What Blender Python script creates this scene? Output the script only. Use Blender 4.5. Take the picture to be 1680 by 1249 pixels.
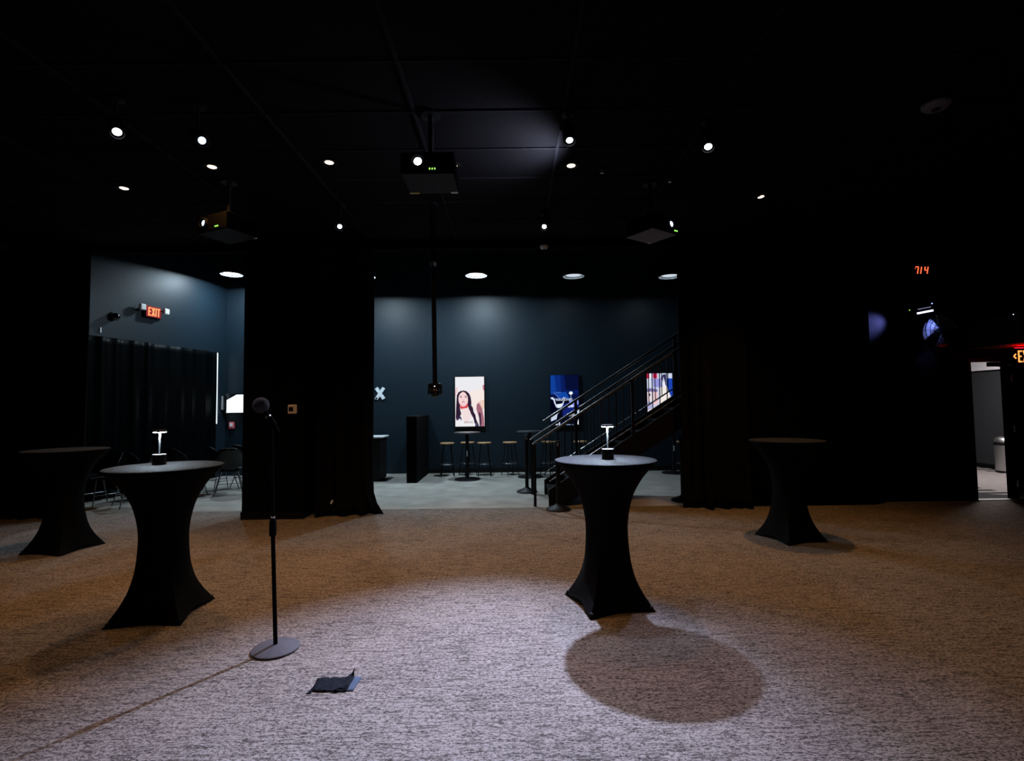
import bpy, math, random
import numpy as np
from mathutils import Vector, Matrix
PI = math.pi
sc = bpy.context.scene
for o in list(bpy.data.objects):
    bpy.data.objects.remove(o)
COL = sc.collection

# ------------------------------------------------------------------ camera, world, exposure
CAM_Z = 1.4836
cam_d = bpy.data.cameras.new('camera')
cam_d.sensor_width = 36.0
cam_d.lens = 836.57 / 1680 * 36.0
cam_d.clip_start = 0.05
cam = bpy.data.objects.new('camera', cam_d)
COL.objects.link(cam)
cam.matrix_world = (Matrix.Translation((0, 0, CAM_Z)) @ Matrix.Rotation(PI / 2 + 0.0497, 4, 'X')
                    @ Matrix.Rotation(-0.0125, 4, 'Z'))
sc.camera = cam
world = bpy.data.worlds.new('world')
sc.world = world
world.use_nodes = True
world.node_tree.nodes['Background'].inputs[0].default_value = (0.01, 0.01, 0.012, 1)
world.node_tree.nodes['Background'].inputs[1].default_value = 0.0
sc.view_settings.view_transform = 'Standard'
sc.view_settings.look = 'None'
sc.view_settings.exposure = 0.0
sc.view_settings.gamma = 1.0
sc.view_settings.use_curve_mapping = False
sc.cycles.max_bounces = 5
sc.cycles.diffuse_bounces = 3
sc.cycles.glossy_bounces = 3
sc.cycles.transmission_bounces = 2
sc.cycles.caustics_reflective = False
sc.cycles.caustics_refractive = False

# light levels in one place (watts)
COOL = (0.57, 0.67, 1.0)
WARM = (1.0, 0.465, 0.13)
REAR = (0.68, 0.87, 1.0)
P_KEY, P_CAN, P_PEND, P_PEND_DIM = 3250.0, 118.0, 130.0, 6.0
CEIL = 3.875

# ------------------------------------------------------------------ materials
def lin(c):
    return tuple(((v / 255) / 12.92 if v / 255 <= 0.04045 else ((v / 255 + 0.055) / 1.055) ** 2.4) for v in c)

def mat(name, col, rough=0.6, metal=0.0, spec=0.5, noise=0.0, nscale=40.0, bump=0.0, sheen=0.0, stretch=None):
    m = bpy.data.materials.new(name)
    m.use_nodes = True
    nt = m.node_tree
    b = nt.nodes['Principled BSDF']
    b.inputs['Base Color'].default_value = (*col, 1)
    b.inputs['Roughness'].default_value = rough
    b.inputs['Metallic'].default_value = metal
    b.inputs['Specular IOR Level'].default_value = spec
    if sheen:
        b.inputs['Sheen Weight'].default_value = sheen
    if noise or bump:
        tc = nt.nodes.new('ShaderNodeTexCoord')
        mp = nt.nodes.new('ShaderNodeMapping')
        if stretch:
            mp.inputs['Scale'].default_value = stretch
        n = nt.nodes.new('ShaderNodeTexNoise')
        n.inputs['Scale'].default_value = nscale
        n.inputs['Detail'].default_value = 5
        nt.links.new(tc.outputs['Object'], mp.inputs[0])
        nt.links.new(mp.outputs[0], n.inputs['Vector'])
        if noise:
            mr = nt.nodes.new('ShaderNodeMapRange')
            mr.inputs['From Min'].default_value = 0.3
            mr.inputs['From Max'].default_value = 0.7
            mr.inputs['To Min'].default_value = 1 - noise
            mr.inputs['To Max'].default_value = 1 + noise
            mx = nt.nodes.new('ShaderNodeMix')
            mx.data_type = 'RGBA'
            mx.blend_type = 'MULTIPLY'
            mx.inputs['Factor'].default_value = 1
            mx.inputs['A'].default_value = (*col, 1)
            nt.links.new(n.outputs['Fac'], mr.inputs['Value'])
            nt.links.new(mr.outputs[0], mx.inputs['B'])
            nt.links.new(mx.outputs['Result'], b.inputs['Base Color'])
        if bump:
            bp = nt.nodes.new('ShaderNodeBump')
            bp.inputs['Strength'].default_value = bump
            bp.inputs['Distance'].default_value = 0.01
            nt.links.new(n.outputs['Fac'], bp.inputs['Height'])
            nt.links.new(bp.outputs[0], b.inputs['Normal'])
    return m

def emit(name, col, strength=1.0):
    m = bpy.data.materials.new(name)
    m.use_nodes = True
    nt = m.node_tree
    nt.nodes.remove(nt.nodes['Principled BSDF'])
    e = nt.nodes.new('ShaderNodeEmission')
    e.inputs[0].default_value = (*col, 1)
    e.inputs[1].default_value = strength
    nt.links.new(e.outputs[0], nt.nodes['Material Output'].inputs[0])
    return m

def carpet_material():
    m = bpy.data.materials.new('carpet')
    m.use_nodes = True
    nt = m.node_tree
    N, L = nt.nodes, nt.links
    b = N['Principled BSDF']
    b.inputs['Roughness'].default_value = 0.95
    b.inputs['Specular IOR Level'].default_value = 0.1
    tc = N.new('ShaderNodeTexCoord')
    def noise(scale, detail, rough, dist, sx, sy):
        mp = N.new('ShaderNodeMapping')
        mp.inputs['Scale'].default_value = (sx, sy, 1)
        n = N.new('ShaderNodeTexNoise')
        n.noise_dimensions = '2D'
        n.inputs['Scale'].default_value = scale
        n.inputs['Detail'].default_value = detail
        n.inputs['Roughness'].default_value = rough
        n.inputs['Distortion'].default_value = dist
        L.new(tc.outputs['Object'], mp.inputs[0])
        L.new(mp.outputs[0], n.inputs['Vector'])
        return n.outputs['Fac']
    streak = noise(1, 4, 0.66, 0.7, 8, 58)         # long pile streaks across the room
    wave = noise(1, 3, 0.6, 0.4, 48, 120)           # zigzag of the loops
    fleck = noise(1, 3, 0.7, 0.0, 140, 260)
    big = noise(1, 2, 0.5, 0.0, 1.3, 2.2)
    def ramp(src, a, b_, lo, hi):
        r = N.new('ShaderNodeMapRange')
        r.inputs['From Min'].default_value = a
        r.inputs['From Max'].default_value = b_
        r.inputs['To Min'].default_value = lo
        r.inputs['To Max'].default_value = hi
        L.new(src, r.inputs['Value'])
        return r.outputs[0]
    def mul(x, y):
        q = N.new('ShaderNodeMath')
        q.operation = 'MULTIPLY'
        L.new(x, q.inputs[0]); L.new(y, q.inputs[1])
        return q.outputs[0]
    v = mul(mul(ramp(streak, 0.36, 0.58, 0.56, 1.22), ramp(wave, 0.34, 0.64, 0.40, 1.50)),
            mul(ramp(fleck, 0.3, 0.7, 0.42, 1.58), ramp(big, 0.3, 0.7, 0.9, 1.1)))
    cr = N.new('ShaderNodeValToRGB')
    cr.color_ramp.elements[0].position = 0.22
    cr.color_ramp.elements[0].color = (0.040, 0.0325, 0.0285, 1)
    cr.color_ramp.elements[1].position = 0.90
    cr.color_ramp.elements[1].color = (0.322, 0.281, 0.256, 1)
    s = N.new('ShaderNodeMath')
    s.operation = 'MULTIPLY'
    s.inputs[1].default_value = 0.62
    L.new(v, s.inputs[0])
    L.new(s.outputs[0], cr.inputs[0])
    L.new(cr.outputs[0], b.inputs['Base Color'])
    bp = N.new('ShaderNodeBump')
    bp.inputs['Strength'].default_value = 0.4
    bp.inputs['Distance'].default_value = 0.008
    L.new(v, bp.inputs['Height'])
    L.new(bp.outputs[0], b.inputs['Normal'])
    return m

M = dict(
    carpet=carpet_material(),
    concrete=mat('polished_concrete', (0.30, 0.285, 0.258), 0.38, spec=0.4, noise=0.22, nscale=3.0, bump=0.03),
    planks=mat('grey_wood_floor', (0.30, 0.27, 0.26), 0.45, noise=0.2, nscale=6, stretch=(1, 10, 1)),
    drape=mat('black_velvet_drape', (0.0025, 0.0025, 0.003), 0.95, spec=0.1, noise=0.2, nscale=60),
    window_drape=mat('black_satin_drape', (0.0005, 0.0010, 0.0014), 0.45, spec=0.025, noise=0.25, nscale=30),
    black_wall=mat('matt_black_paint', (0.0015, 0.0015, 0.0018), 0.95, spec=0.05, noise=0.15, nscale=20, bump=0.04),
    blue_wall=mat('blue_black_eggshell_paint', (0.0044, 0.0115, 0.0185), 0.46, spec=0.27, noise=0.10, nscale=55, bump=0.16),
    black_satin=mat('satin_black_paint', (0.0040, 0.0040, 0.0046), 0.85, spec=0.05, noise=0.15, nscale=20, bump=0.04),
    matte=mat('matte_black_metal', (0.0025, 0.0025, 0.003), 0.9, spec=0.03, noise=0.1, nscale=60),
    casing_black=mat('dull_black_casing', (0.0007, 0.0007, 0.0008), 0.9, spec=0.02, noise=0.1, nscale=60),
    grey_wall=mat('charcoal_paint', (0.022, 0.023, 0.027), 0.7, noise=0.1, nscale=50, bump=0.1),
    tile=mat('black_ceiling_tile', (0.0028, 0.0028, 0.0034), 0.9, spec=0.08, noise=0.25, nscale=90, bump=0.2),
    tbar=mat('black_grid_metal', (0.007, 0.007, 0.009), 0.8, spec=0.1),
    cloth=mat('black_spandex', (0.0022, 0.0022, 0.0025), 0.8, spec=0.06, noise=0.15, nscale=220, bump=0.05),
    cloth_top=mat('black_spandex_top', (0.014, 0.0145, 0.016), 0.85, spec=0.08, noise=0.12, nscale=160, bump=0.08),  # same cloth as the skirt, light from above put into the colour
    black=mat('black_plastic', (0.006, 0.006, 0.0065), 0.55, spec=0.15, noise=0.1, nscale=80),
    gloss=mat('glossy_black_plastic', (0.005, 0.006, 0.0075), 0.18, spec=0.28),
    metal_black=mat('black_powdercoat', (0.004, 0.004, 0.0045), 0.5, spec=0.15, noise=0.15, nscale=120),
    rail_metal=mat('worn_black_steel', (0.16, 0.165, 0.18), 0.30, metal=0.85, noise=0.2, nscale=60),
    mic_base=mat('grey_cast_iron', (0.080, 0.078, 0.088), 0.65, spec=0.1, noise=0.12, nscale=60),
    steel=mat('brushed_steel', (0.78, 0.77, 0.78), 0.38, metal=1.0, noise=0.08, nscale=30, stretch=(1, 1, 0.02)),
    wood=mat('honey_wood_seat', (0.33, 0.19, 0.09), 0.45, noise=0.25, nscale=12, stretch=(1, 8, 1)),
    white=mat('white_plastic', (0.75, 0.75, 0.74), 0.5, noise=0.04, nscale=60),
    cream=mat('cream_plastic', (0.80, 0.74, 0.68), 0.45, noise=0.04, nscale=60),
    lamp_metal=mat('satin_grey_metal', (0.07, 0.072, 0.075), 0.5, noise=0.05, nscale=40),
    pale=mat('pale_laminate', (0.55, 0.56, 0.57), 0.4, noise=0.06, nscale=30),
    red=mat('red_plastic', (0.65, 0.10, 0.13), 0.45, noise=0.06, nscale=40),
    tape=mat('black_gaffer_tape', (0.005, 0.0065, 0.010), 0.7, spec=0.05, noise=0.4, nscale=60, bump=0.5),
    tape_blue=mat('blue_grey_tape', (0.055, 0.075, 0.115), 0.8, spec=0.1, noise=0.1, nscale=60),
    foam=mat('black_foam', (0.03, 0.028, 0.036), 0.95, noise=0.3, nscale=300, bump=0.6),
    proj=mat('dark_grey_casing', (0.115, 0.115, 0.145), 0.55, noise=0.08, nscale=70),
    proj_shaded=mat('blue_black_casing', (0.006, 0.009, 0.014), 0.6, spec=0.2, noise=0.08, nscale=70),  # darker copy for the other two undersides, shade put into the colour
    yellow=mat('yellow_sticker', (0.55, 0.50, 0.12), 0.6, noise=0.1, nscale=50),
    lens=mat('dark_lens_glass', (0.02, 0.03, 0.045), 0.05, spec=0.9),
    white_paint=mat('white_paint', (0.62, 0.60, 0.63), 0.8, noise=0.04, nscale=25),
    mat_black=mat('black_rubber_mat', (0.012, 0.011, 0.012), 0.9, noise=0.3, nscale=200, bump=0.3),  # black of the plank gaps and of the shadow sheet in the doorway
    letter=mat('pale_grey_letter', (0.62, 0.66, 0.70), 0.5, noise=0.05, nscale=30),
    shade_in=mat('white_enamel', (0.72, 0.74, 0.76), 0.35, noise=0.03, nscale=40),
    blade=mat('brushed_aluminium_blade', (0.50, 0.50, 0.54), 0.35, metal=0.5, noise=0.1, nscale=30),
    e_cool=emit('cool_lamp_lens', (0.86, 0.92, 1.0), 12),
    e_cool_low=emit('cool_lamp_lens_low', (0.62, 0.76, 1.0), 2.2),
    e_warm=emit('warm_lamp_lens', (1.0, 0.74, 0.55), 3.0),
    e_pend=emit('pendant_diffuser', (0.86, 0.95, 1.0), 6.0),
    e_pend_dim=emit('pendant_diffuser_dim', (0.72, 0.82, 0.92), 0.85),
    e_led=emit('table_lamp_led', (0.70, 0.88, 1.0), 620.0),
    e_green=emit('green_indicator', (0.35, 1.0, 0.12), 1.6),
    e_red=emit('red_led_digit', (1.0, 0.13, 0.05), 1.6),
    e_exit=emit('exit_letter', (1.0, 0.30, 0.12), 1.7),
    e_exit_y=emit('exit_letter_amber', (1.0, 0.33, 0.08), 1.7),
    e_exit_bg=emit('exit_panel_red', (0.30, 0.030, 0.035), 1.0),
    e_day=emit('daylight_pane', (0.78, 0.92, 1.0), 1.5),
    e_screen=emit('white_screen', (0.82, 0.93, 1.0), 1.6),
    e_violet=emit('violet_led', (0.72, 0.72, 1.0), 3.0),
    e_panel=emit('corridor_panel', (1.0, 0.93, 0.9), 4.0),
)

# ------------------------------------------------------------------ mesh helpers
class MB:
    def __init__(s):
        s.v, s.f, s.mi, s.cur = [], [], [], 0
    def add(s, vs, fs):
        k = len(s.v)
        s.v += [tuple(x) for x in vs]
        s.f += [tuple(i + k for i in f) for f in fs]
        s.mi += [s.cur] * len(fs)
        return s
    def box(s, c, d, R=None):
        x, y, z = d[0] / 2, d[1] / 2, d[2] / 2
        vs = [Vector((sx * x, sy * y, sz * z)) for sz in (-1, 1) for sx, sy in ((-1, -1), (1, -1), (1, 1), (-1, 1))]
        if R is not None:
            vs = [R @ p for p in vs]
        vs = [p + Vector(c) for p in vs]
        return s.add(vs, [(3, 2, 1, 0), (4, 5, 6, 7), (0, 1, 5, 4), (1, 2, 6, 5), (2, 3, 7, 6), (3, 0, 4, 7)])
    def bb(s, x0, x1, y0, y1, z0, z1):
        return s.box(((x0 + x1) / 2, (y0 + y1) / 2, (z0 + z1) / 2), (x1 - x0, y1 - y0, z1 - z0))
    def cyl(s, p0, p1, r0, r1=None, n=16, caps=True):
        r1 = r0 if r1 is None else r1
        p0, p1 = Vector(p0), Vector(p1)
        d = (p1 - p0).normalized()
        a = d.orthogonal().normalized()
        b = d.cross(a)
        vs = []
        for p, r in ((p0, r0), (p1, r1)):
            vs += [p + r * (math.cos(2 * PI * i / n) * a + math.sin(2 * PI * i / n) * b) for i in range(n)]
        fs = [(i, (i + 1) % n, n + (i + 1) % n, n + i) for i in range(n)]
        if caps:
            fs += [tuple(range(n - 1, -1, -1)), tuple(range(n, 2 * n))]
        return s.add(vs, fs)
    def lathe(s, prof, n=32, c=(0, 0, 0), R=None, close=True):
        vs, fs = [], []
        m = len(prof)
        for r, z in prof:
            for i in range(n):
                p = Vector((r * math.cos(2 * PI * i / n), r * math.sin(2 * PI * i / n), z))
                if R is not None:
                    p = R @ p
                vs.append(p + Vector(c))
        for j in range(m - 1):
            for i in range(n):
                fs.append((j * n + i, j * n + (i + 1) % n, (j + 1) * n + (i + 1) % n, (j + 1) * n + i))
        if close:
            fs.append(tuple(range(n - 1, -1, -1)))
            fs.append(tuple((m - 1) * n + i for i in range(n)))
        return s.add(vs, fs)
    def tube(s, pts, r, n=8, closed=False):
        pts = [Vector(p) for p in pts]
        k = len(pts)
        vs, fs = [], []
        ref = None
        for i, p in enumerate(pts):
            if closed:
                d = (pts[(i + 1) % k] - pts[i - 1]).normalized()
            else:
                d = (pts[min(i + 1, k - 1)] - pts[max(i - 1, 0)]).normalized()
            if ref is None:
                ref = d.orthogonal().normalized()
            a = (ref - d * ref.dot(d)).normalized()
            ref = a
            b = d.cross(a)
            vs += [p + r * (math.cos(2 * PI * t / n) * a + math.sin(2 * PI * t / n) * b) for t in range(n)]
        for i in range(k if closed else k - 1):
            q = (i + 1) % k
            for t in range(n):
                fs.append((i * n + t, i * n + (t + 1) % n, q * n + (t + 1) % n, q * n + t))
        if not closed:
            fs += [tuple(range(n - 1, -1, -1)), tuple((k - 1) * n + t for t in range(n))]
        return s.add(vs, fs)
    def sphere(s, c, r, n=20, m=12, sx=1, sy=1, sz=1):
        pr = [(r * math.sin(PI * (j + 0.02) / (m + 0.04)), -r * math.cos(PI * (j + 0.02) / (m + 0.04))) for j in range(m + 1)]
        k = len(s.v)
        s.lathe(pr, n)
        for i in range(k, len(s.v)):
            x, y, z = s.v[i]
            s.v[i] = (x * sx + c[0], y * sy + c[1], z * sz + c[2])
        return s
    def prism(s, poly, y0, y1):
        """polygon in x,z extruded along y (y0 is the front, nearer -y)"""
        n = len(poly)
        vs = [(x, y0, z) for x, z in poly] + [(x, y1, z) for x, z in poly]
        fs = [tuple(range(n)), tuple(range(2 * n - 1, n - 1, -1))]
        fs += [(i, n + i, n + (i + 1) % n, (i + 1) % n) for i in range(n)]
        return s.add(vs, fs)
    def stroke(s, a, b, w, y0, y1):
        a, b = Vector(a), Vector(b)
        d = (b - a).normalized()
        q = Vector((-d.y, d.x)) * w / 2
        return s.prism([tuple(a - q), tuple(b - q), tuple(b + q), tuple(a + q)], y0, y1)
    def build(s, name, m, parent=None, loc=None, smooth=False, bevel=0.0, rot=None):
        me = bpy.data.meshes.new(name)
        me.from_pydata(s.v, [], s.f)
        ms = m if isinstance(m, (list, tuple)) else [m]
        for x in ms:
            me.materials.append(M[x] if isinstance(x, str) else x)
        if len(ms) > 1:
            me.polygons.foreach_set('material_index', s.mi)
        me.validate()
        if smooth:
            me.polygons.foreach_set('use_smooth', [True] * len(me.polygons))
            try:
                me.set_sharp_from_angle(angle=math.radians(40))
            except Exception:
                pass
        me.update()
        o = bpy.data.objects.new(name, me)
        COL.objects.link(o)
        if parent:
            o.parent = parent
        if loc:
            o.location = loc
        if rot:
            o.rotation_euler = rot
        if bevel:
            b = o.modifiers.new('bevel', 'BEVEL')
            b.width = bevel
            b.segments = 2
        return o

def tag(o, label, cat=None, group=None, kind=None):
    o['label'] = label
    if cat:
        o['category'] = cat
    if group:
        o['group'] = group
    if kind:
        o['kind'] = kind
    return o

def thing(name, label, cat, loc=(0, 0, 0), rz=0.0, group=None):
    o = bpy.data.objects.new(name, None)
    o.empty_display_size = 0.1
    COL.objects.link(o)
    o.location = loc
    o.rotation_euler = (0, 0, rz)
    return tag(o, label, cat, group)

def struct(o, label=None):
    o['kind'] = 'structure'
    if label:
        o['label'] = label
        o['category'] = o.name.split('_')[0].split('.')[0]
    return o

def copy_tree(o, parent=None):
    c = o.copy()
    COL.objects.link(c)
    c.parent = parent
    for ch in list(o.children):
        copy_tree(ch, c)
    return c

def add_light(kind, name, parent, loc, energy, color, aim=None, **kw):
    d = bpy.data.lights.new(name, kind)
    d.energy = energy
    d.color = color
    for k, v in kw.items():
        setattr(d, k, v)
    o = bpy.data.objects.new(name, d)
    COL.objects.link(o)
    if parent:
        o.parent = parent
    o.location = loc
    if aim is not None:
        o.rotation_euler = (Vector(aim)).to_track_quat('-Z', 'Y').to_euler()
    return o

def interp(tab, x):
    xs = [t[0] for t in tab]
    ys = [t[1] for t in tab]
    i = max(0, min(len(xs) - 2, int(np.searchsorted(xs, x)) - 1))
    def tan(k):
        if k == 0:
            return (ys[1] - ys[0]) / (xs[1] - xs[0])
        if k == len(xs) - 1:
            return (ys[-1] - ys[-2]) / (xs[-1] - xs[-2])
        return (ys[k + 1] - ys[k - 1]) / (xs[k + 1] - xs[k - 1])
    h = xs[i + 1] - xs[i]
    t = (x - xs[i]) / h
    return ((2 * t**3 - 3 * t**2 + 1) * ys[i] + (t**3 - 2 * t**2 + t) * h * tan(i)
            + (-2 * t**3 + 3 * t**2) * ys[i + 1] + (t**3 - t**2) * h * tan(i + 1))

# ------------------------------------------------------------------ the setting
# hall: carpet up to y = 7.5, ceiling 3.88; taller room behind it with concrete floor
FY = 7.52
b = MB().bb(-8.6, 8.2, -5, FY, -0.1, 0)
b.bb(6.84, 7.44, FY, 7.60, -0.1, 0)
struct(b.build('floor', 'carpet'), 'brown grey streaked loop carpet of the dark hall')
b = MB().bb(-9.2, 6.70, FY, 11.7, -0.1, -0.002)
struct(b.build('floor', 'concrete'), 'pale polished concrete floor of the room behind')
b = MB().bb(6.72, 10.5, 7.72, 13.5, -0.1, -0.004)
plank_floor = struct(b.build('floor', 'mat_black'), 'grey plank floor of the corridor beyond the open door')
random.seed(3)
pl = MB().bb(-0.6, 0.6, -0.0655, 0.0655, 0, 0.005).build('floor_plank', 'planks', plank_floor)
first = True
for j in range(40):
    for i in range(4):
        x = 6.75 + 0.6 + (j % 2) * 0.45 + i * 1.205 - 0.5
        y = 7.80 + j * 0.133
        if x - 0.6 < 6.72 or x + 0.6 > 10.5 or y > 12.9:
            continue
        p = pl if first else pl.copy()
        if not first:
            COL.objects.link(p)
        first = False
        p.location = (x, y, -0.004)

# ceiling of the hall with tiles and grid bars
ceil = struct(MB().bb(-8.6, 8.2, -5, FY, 3.90, 4.05).build('ceiling', 'black_wall'), 'black tiled ceiling of the dark hall')
TX, TY = 1.22, 0.61
x0t, y0t = 0.45 - 7 * TX, 4.03 - 4 * TY
t0 = None
tm = MB().bb(-TX / 2 + 0.008, TX / 2 - 0.008, -TY / 2 + 0.008, TY / 2 - 0.008, 0, 0.014)
for i in range(13):
    for j in range(9):
        if t0 is None:
            o = t0 = tm.build('ceiling_tile', 'tile', ceil)
        else:
            o = t0.copy()
            COL.objects.link(o)
        o.location = (x0t + (i + 0.5) * TX, y0t + (j + 0.5) * TY, 3.886)
for i in range(14):
    MB().bb(-0.013, 0.013, 0, 9 * TY, 0, 0.012).build('ceiling_grid_bar', 'tbar', ceil, loc=(x0t + i * TX, y0t, 3.874))
for j in range(10):
    MB().bb(0, 13 * TX, -0.009, 0.009, 0, 0.010).build('ceiling_cross_bar', 'tbar', ceil, loc=(x0t, y0t + j * TY, 3.8755))

def wall(name, boxes, m, label):
    q = MB()
    for bx in boxes:
        q.bb(*bx)
    return struct(q.build(name, m), label)

wall('wall_left', [(-8.75, -8.6, -5, FY, 0, 4.05)], 'black_wall', 'black left wall of the hall')
wall('wall_right', [(8.2, 8.35, -5, 7.6, 0, 4.05)], 'black_wall', 'black right wall of the hall')
wall('wall_back', [(-8.75, 8.35, -5.15, -5, 0, 4.05)], 'black_wall', 'black wall behind the viewer')
# front wall: pieces between the openings, header over them
for bx, lab in [
        ((-8.75, -6.25, 7.34, 7.50, 0, 3.80), 'black wall behind the far left curtain'),
        ((-3.66, -2.83, 6.94, 7.46, 0, 3.88), 'black pier carrying the thermostat'),
        ((-2.83, -2.05, 7.36, 7.50, 0, 3.80), 'black wall behind the centre curtain'),
        ((2.75, 5.15, 7.40, 7.54, 0, 3.79), 'black wall right of the centre opening, in front of the stairs'),
        ((5.15, 5.22, 7.40, 7.74, 0, 3.79), 'black return where the wall steps back towards the doorway'),
        ((6.84, 7.44, 7.60, 7.74, 2.06, 3.9), 'black wall above the right doorway'),
        ((7.44, 8.35, 7.60, 7.74, 0, 3.9), 'black wall right of the right doorway'),
        ((-8.75, 8.35, 7.36, 7.52, 3.80, 5.3), 'black header beam over the openings'),
        ((6.60, 6.72, 7.74, 11.7, 0, 5.3), 'black wall closing the right end of the room behind')]:
    wall('wall_front', [bx], 'black_wall', lab)
wall('wall_front', [(5.22, 6.84, 7.60, 7.74, 0, 3.9)], 'black_satin', 'black wall behind the fan and the violet light')
# skirting along the dark pier
struct(MB().bb(-3.67, -2.83, 6.925, 6.94, 0, 0.10).build('baseboard_front', 'metal_black'), 'black skirting board of the pier with the thermostat')
# rear room
wall('wall_rear', [(-6.7, 6.72, 11.5, 11.7, 0, 5.3)], 'blue_wall', 'dark blue black wall carrying the three screens')
struct(MB().bb(-1.88, 6.6, 11.485, 11.5, 0, 0.10).build('baseboard_rear', 'metal_black'), 'black skirting board under the screens')
# angled left wall of the rear room (opening for the curtained window)
WA = math.atan2(0.981, 0.194)
lw = bpy.data.objects.new
wl = MB()
# local frame: x along the wall towards the far corner (x = 0 at the corner), -y into the room
wl.bb(-5.2, 0.05, 0, 0.2, 2.74, 5.3)
wl.bb(-0.235, 0.05, 0, 0.2, 0, 2.74)
wl.bb(-5.2, -4.1, 0, 0.2, 0, 2.74)
wl.bb(-4.1, -0.235, 0, 0.2, 0, 1.17)
o = wl.build('wall_side', 'blue_wall', loc=(-6.457, 11.5, 0), rot=(0, 0, WA))
struct(o, 'blue black side wall with the exit sign and curtained window')
rc = struct(MB().bb(-9.2, 6.72, 7.36, 11.7, 5.3, 5.4).build('ceiling', 'black_wall'), 'black high ceiling of the room behind')
win = bpy.data.objects.new('window_1', None)
COL.objects.link(win)
win.location = (-6.457, 11.5, 0)
win.rotation_euler = (0, 0, WA)
struct(win, 'daylit window almost hidden behind black curtains')
MB().bb(-4.1, -0.235, 0.012, 0.02, 1.17, 2.74).build('pane', 'e_day', win)
MB().bb(-4.1, -0.235, 0.021, 0.10, 2.69, 2.74).build('window_frame', 'metal_black', win)
MB().bb(-4.15, -0.20, -0.012, 0.0, 2.745, 2.82).build('lintel_trim', 'blue_wall', win)

# corridor beyond the right door
wall('wall_corridor', [(10.36, 10.5, 7.72, 13.5, 0, 2.13), (6.72, 10.5, 13.4, 13.55, 0, 2.9)], 'grey_wall', 'charcoal wall of the corridor behind the steel bin')
wall('wall_corridor', [(10.30, 10.5, 7.74, 13.4, 2.13, 2.9)], 'white_paint', 'white band along the top of the corridor wall')
struct(MB().bb(10.345, 10.36, 7.74, 13.4, 0, 0.09).build('baseboard_corridor', 'metal_black'), 'black skirting board of the corridor')
struct(MB().bb(6.72, 10.5, 7.74, 13.4, 2.9, 3.0).build('ceiling', 'white_paint'), 'white corridor ceiling')
struct(MB().bb(6.80, 7.48, 7.60, 7.70, -0.05, 0.012).build('trim_1', 'white'), 'white threshold strip of the right doorway')
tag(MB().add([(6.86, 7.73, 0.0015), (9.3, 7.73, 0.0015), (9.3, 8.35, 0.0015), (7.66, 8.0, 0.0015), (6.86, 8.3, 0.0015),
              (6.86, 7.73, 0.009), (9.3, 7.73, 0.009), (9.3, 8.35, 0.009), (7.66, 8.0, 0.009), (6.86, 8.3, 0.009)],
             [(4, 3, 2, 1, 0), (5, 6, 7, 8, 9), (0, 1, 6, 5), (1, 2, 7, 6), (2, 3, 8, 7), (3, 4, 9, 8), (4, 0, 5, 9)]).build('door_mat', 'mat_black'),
    'dark sheet for the carpet strip in shadow inside the right doorway', 'mat')  # sheet laid as the shadow on the carpet strip
# door leaf swung into the hall and its frame
dr = bpy.data.objects.new('door_1', None)
COL.objects.link(dr)
dr.location = (7.46, 7.585, 0)
dr.rotation_euler = (0, 0, math.radians(-80))
struct(dr, 'black door leaf standing open against the right wall')
leaf = MB().bb(0, 0.92, -0.022, 0.022, 0.012, 2.04).build('door_leaf', 'gloss', dr, bevel=0.003)
for z in (0.25, 1.05, 1.8):
    MB().cyl((0, -0.03, z - 0.05), (0, -0.03, z + 0.05), 0.009).build('hinge', 'steel', dr)
h = MB().cyl((0.86, -0.022, 1.0), (0.86, -0.08, 1.0), 0.012)
h.cyl((0.86, -0.075, 1.0), (0.74, -0.075, 1.0), 0.010)
h.build('door_handle', 'steel', leaf)
struct(MB().bb(6.80, 6.84, 7.58, 7.76, 0, 2.06).bb(7.44, 7.48, 7.60, 7.76, 0, 2.06).bb(6.80, 7.48, 7.58, 7.76, 2.06, 2.10).build('trim_2', 'metal_black'),
       'black frame of the right doorway')
cl = thing('door_closer', 'small black door closer at the top of the right doorway', 'door closer', (7.30, 7.66, 2.03))
MB().bb(-0.13, 0.10, -0.03, 0.03, -0.045, 0.02).build('closer_body', 'metal_black', cl, bevel=0.004)
MB().box((-0.02, -0.05, -0.05), (0.22, 0.02, 0.008), Matrix.Rotation(0.5, 3, 'Z')).build('closer_arm', 'steel', cl)
# soffit over the right door
struct(MB().bb(6.74, 8.2, 6.72, 7.6, 2.235, 2.62).build('trim_3', mat('dark_soffit_paint', (0.030, 0.029, 0.030), 0.9, spec=0.1, noise=0.1, nscale=40)), 'dark soffit box above the right doorway')

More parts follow.
